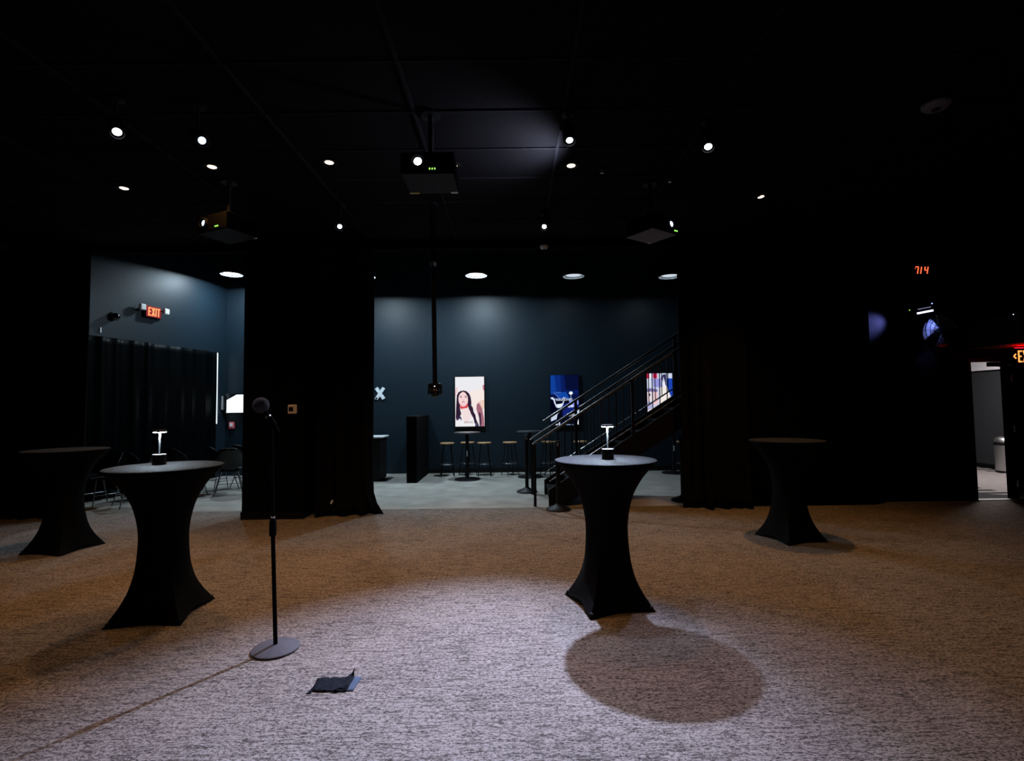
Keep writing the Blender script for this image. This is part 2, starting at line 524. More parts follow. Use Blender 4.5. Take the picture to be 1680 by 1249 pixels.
# ------------------------------------------------------------------ drapes
def drape(name, label, m, pts, z0, z1, amp, wl_, seed, flare=0.0, cat='curtain', thick=0.008, pud=0.03, top_gather=0.5):
    """pleated sheet hung along a polyline of (x, y)"""
    rnd = random.Random(seed)
    P = [Vector(p) for p in pts]
    seg = [(P[i + 1] - P[i]).length for i in range(len(P) - 1)]
    tot = sum(seg)
    n = max(24, int(tot / 0.022))
    nz = 26
    ph = [rnd.uniform(0, 6.28) for _ in range(8)]
    vs, fs = [], []
    for k in range(nz + 1):
        h = k / nz
        z = z0 + (z1 - z0) * h
        for i in range(n + 1):
            s = tot * i / n
            q, j = s, 0
            while j < len(seg) - 1 and q > seg[j]:
                q -= seg[j]
                j += 1
            d = (P[j + 1] - P[j]).normalized()
            p = P[j] + d * q
            nrm = Vector((d.y, -d.x))
            w = s / wl_ * 2 * PI
            a = amp * (top_gather + (1 - top_gather) * (1 - h))
            off = a * (math.sin(w + 0.5 * math.sin(w * 0.37 + ph[0]) + ph[1]) + 0.45 * math.sin(w * 0.53 + ph[2] + h * 1.2)
                       + 0.22 * math.sin(w * 2.1 + ph[3] + h * 0.8))
            low = max(0.0, 1 - h * (z1 - z0) / 0.35)
            off += low * low * pud * (1 + math.sin(w * 0.7 + ph[4]))
            ex = flare * low * low * (s / tot)
            p = p + nrm * off + d * (ex + 0.012 * math.sin(h * 5 + w * 0.3) * (1 - h))
            zz = z + (low ** 3) * 0.006 * math.sin(w * 0.9 + ph[5]) if k else z0 + 0.004 * (1 + math.sin(w * 0.9))
            vs.append((p.x, p.y, zz))
    for k in range(nz):
        for i in range(n):
            a = k * (n + 1) + i
            fs.append((a, a + 1, a + n + 2, a + n + 1))
    q = MB().add(vs, fs)
    o = q.build(name, m, smooth=True)
    sd = o.modifiers.new('thickness', 'SOLIDIFY')
    sd.thickness = thick
    sd.offset = 0
    return tag(o, label, cat)

d1 = drape('stage_curtain', 'black floor length curtain between thermostat pier and centre opening', 'drape',
           [(-2.80, 7.16), (-2.45, 7.12), (-1.955, 7.20)], 0.004, 3.80, 0.045, 0.17, 5, flare=0.14, pud=0.05)
tg = MB().box((0, 0, 0), (0.020, 0.003, 0.055), Matrix.Rotation(0.5, 3, 'Y')).build('care_tag', 'white', d1, loc=(-2.47, 7.00, 0.21))
tag(tg, 'small white tag near the curtain hem')
drape('stage_curtain', 'black floor length curtain at the right edge of the centre opening', 'drape',
      [(2.46, 7.44), (2.72, 7.31), (3.35, 7.29)], 0.004, 3.80, 0.05, 0.19, 9, pud=0.05)
drape('stage_curtain', 'black floor length curtain left of the exit sign opening at far left', 'drape',
      [(-8.5, 7.16), (-7.2, 7.18), (-6.02, 7.22)], 0.004, 3.80, 0.05, 0.20, 14, pud=0.03)
def wpt(s, out):
    """point on the angled side wall: s metres before the far corner, out metres into the room"""
    dx, dy = 0.194, 0.981
    return (-6.457 - dx * s + 0.981 * out, 11.5 - dy * s - 0.194 * out)
drape('window_curtain', 'black satin curtain hiding the window, left one under the exit sign', 'window_drape',
      [wpt(4.35, 0.10), wpt(3.2, 0.10), wpt(2.05, 0.14)], 0.01, 2.74, 0.035, 0.30, 21, pud=0.0)
drape('window_curtain', 'black satin curtain hiding the window, right one with daylight at its edge', 'window_drape',
      [wpt(2.15, 0.07), wpt(1.2, 0.08), wpt(0.355, 0.05)], 0.01, 2.74, 0.032, 0.34, 23, pud=0.0)

# ------------------------------------------------------------------ highboy tables in stretch covers
RC = [(0, 0.158), (0.10, 0.158), (0.22, 0.157), (0.42, 0.156), (0.62, 0.160), (0.80, 0.200), (0.92, 0.262), (1.0, 0.325), (1.045, 0.370), (1.066, 0.381)]
FL = [(0, 1.0), (0.05, 0.80), (0.12, 0.54), (0.22, 0.28), (0.36, 0.10), (0.5, 0.02), (0.7, 0.0), (1.066, 0.0)]
def cocktail_table(label, x, y, a):
    t = thing('cocktail_table', label, 'table', (x, y, 0), a)
    q = MB()
    n, nz = 96, 40
    vs, fs = [], []
    for k in range(nz + 1):
        h = (k / nz) ** 1.25 * 1.066
        for i in range(n):
            th = 2 * PI * i / n
            ph = abs((th + PI / 4) % (PI / 2) - PI / 4)          # angle to the nearest foot
            star = 0.357 * math.cos(PI / 4) / math.cos(PI / 4 - ph) * (1 - 0.10 * math.sin(2 * ph))
            hem = 0.003 + 0.038 * math.sin(2 * ph) ** 1.3
            zz = hem + (1.066 - hem) * (h / 1.066)
            w = max(0.0, min(1.0, interp(FL, min(zz, 1.066)))) if k else 1.0
            w *= 1.0 if k else 1.0
            r = interp(RC, min(zz, 1.066)) * (1 - w) + star * w
            vs.append((r * math.cos(th), r * math.sin(th), zz))
    for k in range(nz):
        for i in range(n):
            fs.append((k * n + i, k * n + (i + 1) % n, (k + 1) * n + (i + 1) % n, (k + 1) * n + i))
    o = q.add(vs, fs).build('table_cover', 'cloth', t, smooth=True)
    s = o.modifiers.new('thickness', 'SOLIDIFY')
    s.thickness = 0.004
    s.offset = -1
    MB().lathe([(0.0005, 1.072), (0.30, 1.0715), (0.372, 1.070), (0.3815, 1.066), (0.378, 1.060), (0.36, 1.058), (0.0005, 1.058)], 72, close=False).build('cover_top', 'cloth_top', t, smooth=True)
    MB().cyl((0, 0, 0.03), (0, 0, 1.05), 0.038).build('pedestal', 'metal_black', t)
    f = MB()
    for k in range(4):
        c, s_ = math.cos(k * PI / 2), math.sin(k * PI / 2)
        f.tube([(0.02 * c, 0.02 * s_, 0.06), (0.20 * c, 0.20 * s_, 0.045), (0.335 * c, 0.335 * s_, 0.022)], 0.016)
    f.build('foot_cross', 'metal_black', t)
    return t
cocktail_table('black stretch covered cocktail table right of centre, lamp on its top', 0.70, 3.90, 2.607)
cocktail_table('black stretch covered cocktail table at front left, lamp on its top', -2.578, 3.809, 4.031)
cocktail_table('black stretch covered cocktail table, bare, in the shadows on the right', 3.019, 5.654, 2.612)
cocktail_table('black stretch covered cocktail table, bare, at the far left edge', -4.859, 5.582, 3.766)

def table_lamp(label, x, y):
    t = thing('table_lamp', label, 'lamp', (x, y, 1.0725))
    MB().lathe([(0.038, 0), (0.045, 0.003), (0.045, 0.068), (0.040, 0.070)], 32).build('base', 'black', t, smooth=True)
    MB().lathe([(0.044, 0.070), (0.046, 0.072), (0.046, 0.077), (0.044, 0.079)], 32).build('base_rim', 'lamp_metal', t, smooth=True)
    MB().lathe([(0.0048, 0.079), (0.0055, 0.15), (0.0085, 0.235), (0.0095, 0.246)], 20).build('stem', 'lamp_metal', t, smooth=True)
    MB().lathe([(0.044, 0.246), (0.046, 0.248), (0.046, 0.256), (0.042, 0.261), (0.01, 0.262)], 32).build('shade', 'black', t, smooth=True)
    MB().lathe([(0.013, 0.2435), (0.043, 0.2435), (0.043, 0.2465), (0.013, 0.2465)], 32, close=False).build('light_ring', 'e_led', t)
    return t
table_lamp('slim cordless lamp with lit stem on the right cocktail table', 0.716, 3.87)
table_lamp('slim cordless lamp with lit stem on the front left cocktail table', -2.675, 3.88)

# ------------------------------------------------------------------ microphone and stand
ms = thing('microphone_stand', 'straight black microphone stand with round grey base on the carpet', 'stand', (-1.48, 3.224, 0))
MB().lathe([(0.134, 0.0), (0.139, 0.004), (0.139, 0.012), (0.130, 0.018), (0.03, 0.032), (0.02, 0.034)], 48).build('base', 'mic_base', ms, smooth=True)
MB().cyl((0, 0, 0.03), (-0.024, 0, 0.72), 0.0125).build('lower_tube', 'matte', ms, smooth=True)
MB().lathe([(0.017, 0), (0.021, 0.01), (0.021, 0.085), (0.016, 0.105), (0.013, 0.11)], 20, c=(-0.024, 0, 0.69)).build('clutch', 'matte', ms, smooth=True)
MB().lathe([(0.0125, 0), (0.0125, 0.008)], 20, c=(-0.024, 0, 0.802)).build('clutch_ring', 'steel', ms)
MB().cyl((-0.024, 0, 0.80), (-0.038, 0, 1.37), 0.008).build('upper_tube', 'matte', ms, smooth=True)
c = MB().cyl((-0.038, 0, 1.36), (-0.036, 0, 1.40), 0.011)
md = Vector((-0.086, -0.02, 0.147)).normalized()
MP = Vector((-0.036, -0.012, 1.405))
c.cyl(MP - md * 0.03, MP + md * 0.03, 0.020, 0.021)
c.build('mic_clip', 'matte', ms, smooth=True)
mic = thing('microphone', 'black microphone with round foam windscreen in the stand clip', 'microphone', (-1.48 + MP.x, 3.224 + MP.y, MP.z))
MB().cyl(-md * 0.085, md * 0.075, 0.011, 0.0165).build('handle', 'matte', mic, smooth=True)
MB().cyl(md * 0.032, md * 0.040, 0.0175).build('ring', 'steel', mic)
MB().sphere(md * 0.118, 0.050).build('windscreen', 'foam', mic, smooth=True)

# ------------------------------------------------------------------ taped floor patch
tp = thing('floor_tape', 'crumpled black tape patch stuck on the carpet in front of the stand', 'tape', (-0.97, 2.81, 0))
rnd = random.Random(2)
def tape_sheet(quad, n, m, amp, z):
    vs, fs = [], []
    A, B, C, D = [Vector(p) for p in quad]
    for j in range(m + 1):
        for i in range(n + 1):
            u, v = i / n, j / m
            p = A * (1 - u) * (1 - v) + B * u * (1 - v) + C * u * v + D * (1 - u) * v
            vs.append((p.x + rnd.uniform(-.003, .003), p.y + rnd.uniform(-.004, .004), z + abs(rnd.gauss(0, amp))))
    for j in range(m):
        for i in range(n):
            a = j * (n + 1) + i
            fs.append((a, a + 1, a + n + 2, a + n + 1))
    return MB().add(vs, fs)
def solid(o, th=0.0015):
    s = o.modifiers.new('thickness', 'SOLIDIFY')
    s.thickness = th
    return o
solid(tape_sheet([(-0.10, -0.065), (0.085, -0.07), (0.085, 0.075), (-0.115, 0.06)], 14, 7, 0.003, 0.004).build('tape_strip', 'tape', tp, smooth=True))
solid(tape_sheet([(0.06, -0.062), (0.115, -0.062), (0.125, 0.075), (0.07, 0.078)], 4, 5, 0.0006, 0.003).build('tape_end', 'tape_blue', tp, smooth=True))
solid(MB().add([(0.055, 0.03, 0.005), (0.08, 0.075, 0.006), (0.066, 0.09, 0.02), (0.075, 0.098, 0.042), (0.045, 0.06, 0.012)],
               [(0, 1, 2, 4), (1, 3, 2)]).build('curled_corner', 'tape', tp))
solid(MB().add([(0.0, -0.072, 0.004), (0.08, -0.045, 0.006), (0.085, -0.02, 0.018), (0.04, -0.05, 0.014), (0.03, -0.078, 0.004)],
               [(0, 4, 1, 3), (1, 2, 3)]).build('curled_edge', 'tape', tp))
solid(MB().add([(-0.122, -0.085, 0.003), (-0.098, -0.078, 0.005), (-0.09, -0.03, 0.005), (-0.108, -0.02, 0.004)], [(0, 1, 2, 3)]).build('loose_tail', 'tape', tp))

# ------------------------------------------------------------------ ceiling spotlights
def spotlight(label, lens, aim, energy, color, size=40, blend=0.8, lens_m='e_cool', r=0.05, lr=0.027, soft=0.05):
    lx, ly, lz = lens
    d = Vector(aim).normalized()
    root = thing('spotlight', label, 'light', (lx, ly, CEIL))
    L = Vector((0, 0, lz - CEIL))
    back = L - d * 0.20
    mid = L - d * 0.11
    MB().lathe([(0.055, 0.0), (0.055, -0.018), (0.03, -0.028)][::-1], 24, c=(mid.x, mid.y, 0)).build('canopy', 'metal_black', root, smooth=True)
    MB().cyl((mid.x, mid.y, -0.02), (mid.x, mid.y, mid.z + r + 0.03), 0.010).build('stem', 'metal_black', root)
    side = d.cross(Vector((0, 0, 1))).normalized()
    top = Vector((mid.x, mid.y, mid.z + r + 0.03))
    yk = MB()
    yk.tube([mid + side * (r + 0.012), mid + side * (r + 0.012) + Vector((0, 0, r + 0.02)), top, mid - side * (r + 0.012) + Vector((0, 0, r + 0.02)), mid - side * (r + 0.012)], 0.007)
    yk.build('yoke', 'metal_black', root)
    R = d.to_track_quat('Z', 'Y').to_matrix()
    hs_ = MB().lathe([(0.02, 0), (r * 0.8, 0.01), (r, 0.05), (r, 0.215), (r * 0.92, 0.215), (r * 0.9, 0.195), (0.001, 0.195)], 28, c=back, R=R, close=False).build('housing', 'metal_black', root, smooth=True)
    MB().lathe([(0.0005, 0.004), (lr * 0.7, 0.003), (lr, 0.0)], 24, c=back + d * 0.197, R=R, close=False).build('lens', lens_m, hs_, smooth=True)
    if energy:
        add_light('SPOT', 'spot_beam', root, L + d * 0.03, energy, color, aim=d, spot_size=math.radians(size), spot_blend=blend, shadow_soft_size=soft)
    return root
key = (0.42, 6.17, 3.68)
spotlight('bright ceiling spotlight straight above the stairs side of the centre opening', key, Vector((-0.35, 2.3, 0)) - Vector(key), P_KEY, COOL, size=48, blend=1.0)
spotlight('bright ceiling spotlight at far left, leftmost white light', (-2.95, 3.74, 3.58), (0.75, -0.7, -1.3), 120, COOL, size=60, lr=0.030)
spotlight('bright ceiling spotlight on the right above the bare table', (1.66, 4.15, 3.62), (-0.28, -0.62, -1.3), 130, COOL, size=50, lr=0.030)
sp4 = spotlight('ceiling spotlight beside the lit ceiling tile near the centre', (0.49, 4.02, 3.62), (0.05, -0.5, -1.2), 130, COOL, size=60)
spotlight('ceiling spotlight angled to the right above left warm downlight', (-2.37, 3.84, 3.56), (0.65, -0.55, -0.62), 12, COOL, size=40, lens_m='e_cool_low', lr=0.028)
spotlight('small bluish ceiling spotlight above the thermostat pier curtain', (-1.97, 5.8, 3.58), (0.2, -1, -0.7), 20, COOL, size=40, lr=0.024)
# added bare light without a fixture, brightens the ceiling patch beside the centre spotlight
add_light('SPOT', 'vent_spill', sp4, (0.01, 0.62, -0.34), 95.0, (0.7, 0.74, 1.0), aim=(-0.40, 0.02, 0.30), spot_size=math.radians(130), spot_blend=1.0, shadow_soft_size=0.04)

# recessed warm downlights
def downlight(label, x, y, energy):
    t = thing('downlight', label, 'light', (x, y, CEIL + 0.011))
    MB().lathe([(0.075, 0.0), (0.078, -0.006), (0.072, -0.012), (0.052, -0.010), (0.046, -0.004)], 32, close=False).build('trim_ring', 'metal_black', t, smooth=True)
    MB().lathe([(0.0005, -0.016), (0.026, -0.013), (0.042, -0.005)], 28, close=False).build('lamp', 'e_warm', t, smooth=True)
    add_light('SPOT', 'downlight_beam', t, (0, 0, -0.03), energy, WARM, aim=(0, 0, -1), spot_size=math.radians(112), spot_blend=1.0, shadow_soft_size=0.045)
    return t
for lab, x, y, e in [
    ('warm recessed ceiling downlight at far left, lowest of the warm lights', -4.16, 5.39, 1.0),
    ('warm recessed ceiling downlight right beside the angled left spotlight', -2.94, 4.93, 1.0),
    ('warm recessed ceiling downlight left of the centre projector', -1.76, 4.87, 1.0),
    ('warm recessed ceiling downlight half hidden behind the centre projector', -0.56, 4.97, 0.8),
    ('warm recessed ceiling downlight below the centre spotlight', 0.62, 5.00, 1.0),
    ('warm recessed ceiling downlight at the right, above the bare table', 2.92, 5.83, 1.5)]:
    downlight(lab, x, y, P_CAN * e)
for i, (x, y, e) in enumerate([(-3.2, 2.0, 0.4), (0.9, 1.6, 0.45), (3.0, 2.6, 0.6)]):
    downlight(['warm recessed downlight over the front left carpet', 'warm recessed downlight over the front centre carpet',
               'warm recessed downlight over the front right carpet'][i], x, y, P_CAN * e)

# ------------------------------------------------------------------ projectors
def projector(label, cx, cy, zb, rz, w, dp, hgt, lens_x, led_x, lit, stickers=False, under='proj_shaded'):
    t = thing('projector', label, 'projector', (cx, cy, zb), rz)     # local: front face at y = 0 facing -y
    o = MB().bb(-w / 2, w / 2, 0, dp, 0, hgt).build('casing', 'casing_black', t, bevel=0.008)
    MB().bb(-w / 2 + 0.006, w / 2 - 0.006, 0.006, dp - 0.006, -0.003, 0.002).build('bottom_plate', under, t, bevel=0.002)
    lb = MB().lathe([(0.055, 0), (0.055, 0.03), (0.045, 0.034), (0.042, 0.02), (0.03, 0.014)], 28, c=(lens_x, 0.0, hgt * 0.52),
               R=Matrix.Rotation(PI / 2, 3, 'X'), close=False).build('lens_barrel', 'matte', t, smooth=True)
    MB().lathe([(0.0005, 0.020), (0.022, 0.019), (0.034, 0.012)], 24, c=(lens_x, 0.0, hgt * 0.52), R=Matrix.Rotation(PI / 2, 3, 'X'), close=False).build('lens', lit, lb, smooth=True)
    for k in range(3):
        MB().sphere((led_x + k * 0.020, -0.002, 0.035), 0.0055, 10, 6, sz=1.5).build('indicator', 'e_green', t)
    for k in range(4):
        MB().bb(-w / 2 + 0.05, w / 2 - 0.12, -0.001, 0.004, hgt - 0.03 - k * 0.012, hgt - 0.026 - k * 0.012).build('vent_slot', 'matte', t)
    MB().cyl((0, dp / 2, hgt), (0, dp / 2, CEIL - zb - 0.01), 0.022).build('mount_pole', 'metal_black', t)
    MB().lathe([(0.08, 0), (0.08, 0.012)], 24, c=(0, dp / 2, CEIL - zb - 0.012)).build('mount_plate', 'metal_black', t)
    mk = MB()
    for sx in (-1, 1):
        for sy in (-1, 1):
            mk.box((sx * 0.07, dp / 2 + sy * 0.07, hgt + 0.02), (0.16, 0.02, 0.006), Matrix.Rotation(sx * sy * PI / 4, 3, 'Z'))
    mk.build('mount_arms', 'metal_black', t)
    if stickers:
        MB().bb(-w / 2 + 0.005, -w / 2 + 0.085, dp - 0.03, dp - 0.004, -0.005, 0.001).build('sticker', 'yellow', t)
        MB().bb(w / 2 - 0.065, w / 2 - 0.008, dp - 0.035, dp - 0.004, -0.005, 0.001).build('sticker', 'pale', t)
    else:
        MB().bb(w / 2 - 0.06, w / 2 - 0.015, dp - 0.03, dp - 0.012, -0.005, 0.001).build('sticker', 'white', t)
    return t
projector('dark ceiling projector in the centre with yellow stickers underneath', -0.64, 3.88, 3.30, 0.0, 0.42, 0.38, 0.17, -0.07, 0.02, 'e_cool', True)
projector('dark ceiling projector turned to the left, above the left pendant lamp', -3.034, 5.093, 3.30, math.radians(-24.4), 0.46, 0.38, 0.17, -0.10, 0.06, 'e_cool_low')
projector('dark ceiling projector turned to the right, above the right curtain', 1.635, 5.283, 3.30, math.radians(34.3), 0.40, 0.38, 0.17, 0.08, 0.15, 'e_cool_low', under='proj')

# small ceiling devices
def ceiling_disc(name, label, cat, x, y, z, r, h, m):
    t = thing(name, label, cat, (x, y, z))
    MB().lathe([(r, 0), (r, -h * 0.35), (r * 0.82, -h * 0.8), (r * 0.5, -h), (0.0005, -h)][::-1], 32).build('cover', m, t, smooth=True)
    MB().lathe([(r * 0.3, -h * 1.12), (r * 0.34, -h * 0.9)], 24).build('sensor', 'black', t, smooth=True)
    return t
ceiling_disc('smoke_detector', 'round smoke detector on the ceiling at upper right', 'smoke detector', 3.45, 4.0, CEIL, 0.10, 0.045, 'proj')
ceiling_disc('smoke_detector', 'pale round detector hanging under the centre opening header', 'smoke detector', 0.49, 7.30, 3.80, 0.06, 0.05, 'pale')
def sprinkler(label, x, y):
    t = thing('sprinkler', label, 'sprinkler', (x, y, CEIL))
    MB().lathe([(0.035, 0), (0.033, -0.008), (0.012, -0.012)][::-1], 20).build('escutcheon', 'metal_black', t, smooth=True)
    MB().cyl((0, 0, -0.012), (0, 0, -0.04), 0.006).build('stem', 'steel', t)
    MB().lathe([(0.018, -0.042), (0.018, -0.040)], 16).build('deflector', 'steel', t)
sprinkler('small ceiling sprinkler right of the centre warm downlight', 0.94, 5.07)
sprinkler('small ceiling sprinkler below the bright right spotlight', 1.70, 5.3)

# hanging pole with small moving light
hp = thing('hanging_light', 'slender black ceiling pole ending in a small effect light', 'light', (-0.905, 5.9, CEIL))
MB().lathe([(0.06, 0), (0.06, -0.02), (0.03, -0.035)][::-1], 24).build('canopy', 'metal_black', hp, smooth=True)
MB().cyl((0, 0, -0.02), (0, 0, -0.70), 0.040).build('upper_pole', 'matte', hp, smooth=True)
MB().cyl((0, 0, -0.66), (0.013, 0, -2.13), 0.027).build('lower_pole', 'matte', hp, smooth=True)
MB().cyl((0, 0, -0.70), (0, 0, -0.75), 0.036).build('coupling', 'rail_metal', hp, smooth=True)
o = MB().bb(-0.065, 0.065, -0.05, 0.05, -2.19, -2.12).build('light_body', 'gloss', hp, loc=(0.013, 0, 0), bevel=0.01)
MB().sphere((0.013, -0.005, -2.225), 0.056).build('light_head', 'gloss', hp, smooth=True)
for sx in (-0.069, 0.069):
    MB().bb(sx - 0.009, sx + 0.009, -0.03, 0.03, -2.25, -2.13).build('bracket', 'metal_black', hp, loc=(0.013, 0, 0), bevel=0.004)
MB().sphere((0.016, -0.052, -2.155), 0.006, 10, 6).build('indicator', 'e_violet', hp)

# ------------------------------------------------------------------ pendant lamps of the rear room
def pendant(label, x, y, z, bright, energy):
    t = thing('pendant_lamp', label, 'lamp', (x, y, 5.30))
    q = MB().lathe([(0.215, 0.0), (0.205, 0.022), (0.16, 0.075), (0.10, 0.115), (0.055, 0.145), (0.045, 0.20), (0.02, 0.21)], 40, c=(0, 0, z - 5.30), close=False)
    sh = q.build('shade', 'metal_black', t, smooth=True)
    MB().lathe([(0.212, 0.002), (0.203, 0.018), (0.158, 0.070), (0.10, 0.108), (0.0005, 0.112)], 40, c=(0, 0, z - 5.30), close=False).build('shade_lining', 'shade_in', sh, smooth=True)
    MB().lathe([(0.0005, 0.018), (0.10, 0.020), (0.150, 0.028), (0.16, 0.04)], 40, c=(0, 0, z - 5.30), close=False).build('diffuser', 'e_pend' if bright else 'e_pend_dim', sh, smooth=True)
    MB().lathe([(0.209, 0.0), (0.216, -0.006), (0.219, 0.0), (0.216, 0.006)], 40, c=(0, 0, z - 5.30), close=False).build('rim', 'rail_metal', sh, smooth=True)
    MB().cyl((0, 0, z - 5.30 + 0.20), (0, 0, -0.02), 0.010).build('rod', 'metal_black', t)
    MB().lathe([(0.02, -0.03), (0.06, -0.015), (0.06, 0)], 24).build('canopy', 'metal_black', t, smooth=True)
    add_light('AREA', 'pendant_glow', t, (0, 0, z - 5.30 + 0.016), energy, REAR, aim=(0, 0, -1), shape='DISK', size=0.20)
    return t
pendant('dome pendant lamp above the leftmost screen, brightly lit', -0.69, 10.1, 4.10, True, P_PEND)
pendant('dome pendant lamp above the blue middle screen', 1.26, 10.1, 4.06, False, P_PEND_DIM)
pendant('dome pendant lamp cut by the right curtain edge', 3.18, 10.1, 4.03, False, P_PEND_DIM)
pendant('dome pendant lamp hidden behind the centre curtain', -2.93, 10.1, 4.10, True, P_PEND * 0.8)
pendant('dome pendant lamp in the left opening by the pier', -5.87, 10.6, 4.315, True, P_PEND * 0.72)

# ------------------------------------------------------------------ screens on the rear wall
_em = {}
def emat(rgb, k=1.0):
    key_ = (rgb, k)
    if key_ not in _em:
        _em[key_] = emit('screen_colour_%d' % len(_em), lin(rgb), k)
    return _em[key_]

def text_tris(txt, size, sx=1.0):
    cu = bpy.data.curves.new('t', 'FONT')
    cu.body = txt
    cu.size = size
    cu.resolution_u = 2
    ob = bpy.data.objects.new('t', cu)
    COL.objects.link(ob)
    bpy.context.view_layer.update()
    me = bpy.data.meshes.new_from_object(ob.evaluated_get(bpy.context.evaluated_depsgraph_get()))
    vs = [(v.co.x * sx, v.co.y) for v in me.vertices]
    fs = [tuple(p.vertices) for p in me.polygons]
    bpy.data.objects.remove(ob)
    bpy.data.meshes.remove(me)
    return vs, fs

def screen(label, x0, x1, z0, z1, layers, base, scale, wall_y=11.5, texts=()):
    """layers: (rgb, polygon) with polygon in pixels of a (w,h) picture, y down"""
    w, h = x1 - x0, z1 - z0
    t = thing('wall_screen', label, 'screen', ((x0 + x1) / 2, wall_y, (z0 + z1) / 2))
    o = MB().bb(-w / 2 - 0.018, w / 2 + 0.018, -0.055, -0.012, -h / 2 - 0.018, h / 2 + 0.018).build('bezel', 'gloss', t, bevel=0.004)
    MB().bb(-0.2, 0.2, -0.014, 0.0, -0.2, 0.2).build('wall_mount', 'metal_black', t)
    W_, H_ = scale
    q = MB()
    mats = [emat(base)]
    q.add([(-w / 2, -0.0562, -h / 2), (w / 2, -0.0562, -h / 2), (w / 2, -0.0562, h / 2), (-w / 2, -0.0562, h / 2)], [(0, 1, 2, 3)])
    yy = -0.0562
    for rgb, poly in layers:
        yy -= 0.00025
        mm = emat(rgb)
        if mm not in mats:
            mats.append(mm)
        q.cur = mats.index(mm)
        pts = [((min(max(px, 0), W_) / W_ - 0.5) * w, yy, (0.5 - min(max(py, 0), H_) / H_) * h) for px, py in poly]
        a = sum(pts[i][0] * pts[(i + 1) % len(pts)][2] - pts[(i + 1) % len(pts)][0] * pts[i][2] for i in range(len(pts)))
        if a < 0:
            pts = pts[::-1]
        q.add(pts, [tuple(range(len(pts)))])
    for rgb, txt, px, py, size, sx in texts:
        yy -= 0.0003
        mm = emat(rgb)
        if mm not in mats:
            mats.append(mm)
        q.cur = mats.index(mm)
        vs, fs = text_tris(txt, size / H_ * h, sx)
        q.add([((px / W_ - 0.5) * w + vx, yy, (0.5 - py / H_) * h + vz) for vx, vz in vs], fs)
    q.build('picture', mats, o)
    return t

def blob(cx, cy, rx, ry, n=20, rot=0.0):
    return [(cx + rx * math.cos(2 * PI * i / n) * math.cos(rot) - ry * math.sin(2 * PI * i / n) * math.sin(rot),
             cy + rx * math.cos(2 * PI * i / n) * math.sin(rot) + ry * math.sin(2 * PI * i / n) * math.cos(rot)) for i in range(n)]

W1, H1 = 635, 1075
S1 = [
    ((236, 236, 240), [(0, 0), (635, 0), (635, 300), (0, 300)]),
    ((245, 232, 226), [(330, 330), (635, 250), (635, 700), (380, 700)]),
    ((238, 205, 205), [(20, 230), (60, 220), (50, 330), (10, 420), (0, 420), (0, 300)]),
    ((233, 205, 190), [(480, 560), (560, 520), (635, 500), (635, 700), (470, 700)]),
    ((196, 120, 140), [(600, 190), (635, 170), (635, 300), (610, 290)]),
    ((165, 105, 120), [(470, 600), (520, 570), (590, 700), (625, 900), (630, 1075), (545, 1075), (520, 900), (460, 700)]),
    ((70, 45, 70), [(510, 760), (560, 800), (570, 1000), (555, 1075), (530, 1075)]),
    ((238, 236, 240), [(0, 980), (60, 860), (200, 760), (330, 740), (420, 830), (480, 1000), (500, 1075), (0, 1075)]),
    ((48, 30, 52), [(30, 480), (35, 400), (70, 335), (120, 305), (185, 295), (255, 315), (310, 370), (340, 450), (355, 560), (350, 620),
                    (385, 670), (400, 760), (440, 830), (455, 920), (490, 1000), (480, 1060), (420, 1010), (395, 900), (340, 800), (300, 700), (270, 620),
                    (100, 640), (110, 720), (130, 800), (90, 880), (40, 920), (10, 900), (15, 760), (20, 640)]),
    ((214, 60, 62), [(100, 600), (275, 590), (270, 690), (215, 710), (150, 705), (110, 680)]),
    ((243, 222, 222), [(150, 690), (280, 670), (330, 760), (350, 860), (300, 960), (180, 960), (140, 820)]),
    ((246, 214, 214), [(75, 430), (100, 370), (165, 320), (225, 350), (270, 420), (280, 500), (270, 580), (225, 635), (175, 655), (125, 635), (85, 570), (72, 500)]),
    ((240, 190, 195), [(85, 570), (125, 635), (175, 655), (225, 635), (270, 580), (255, 560), (180, 610), (105, 560)]),
    ((92, 60, 78), blob(125, 440, 30, 9)), ((92, 60, 78), blob(230, 440, 30, 9)),
    ((120, 84, 96), blob(122, 412, 32, 5, rot=-0.1)), ((120, 84, 96), blob(232, 412, 32, 5, rot=0.1)),
    ((215, 150, 160), blob(176, 506, 22, 7)),
    ((140, 70, 84), blob(178, 548, 32, 11)), ((236, 200, 205), blob(178, 553, 20, 4)),
    ((60, 50, 80), [(20, 900), (110, 850), (140, 900), (130, 960), (110, 900), (30, 950)]),
    ((70, 66, 92), [(440, 980), (500, 1010), (520, 1075), (430, 1075)]),
]
screen('upright wall screen showing a dark haired woman on a white background', -1.279, -0.628, 1.036, 2.147, S1, (240, 232, 234), (W1, H1),
       texts=[((140, 30, 40), 'SERNOE', 190, 1005, 62, 0.85)])
W2, H2 = 610, 1100
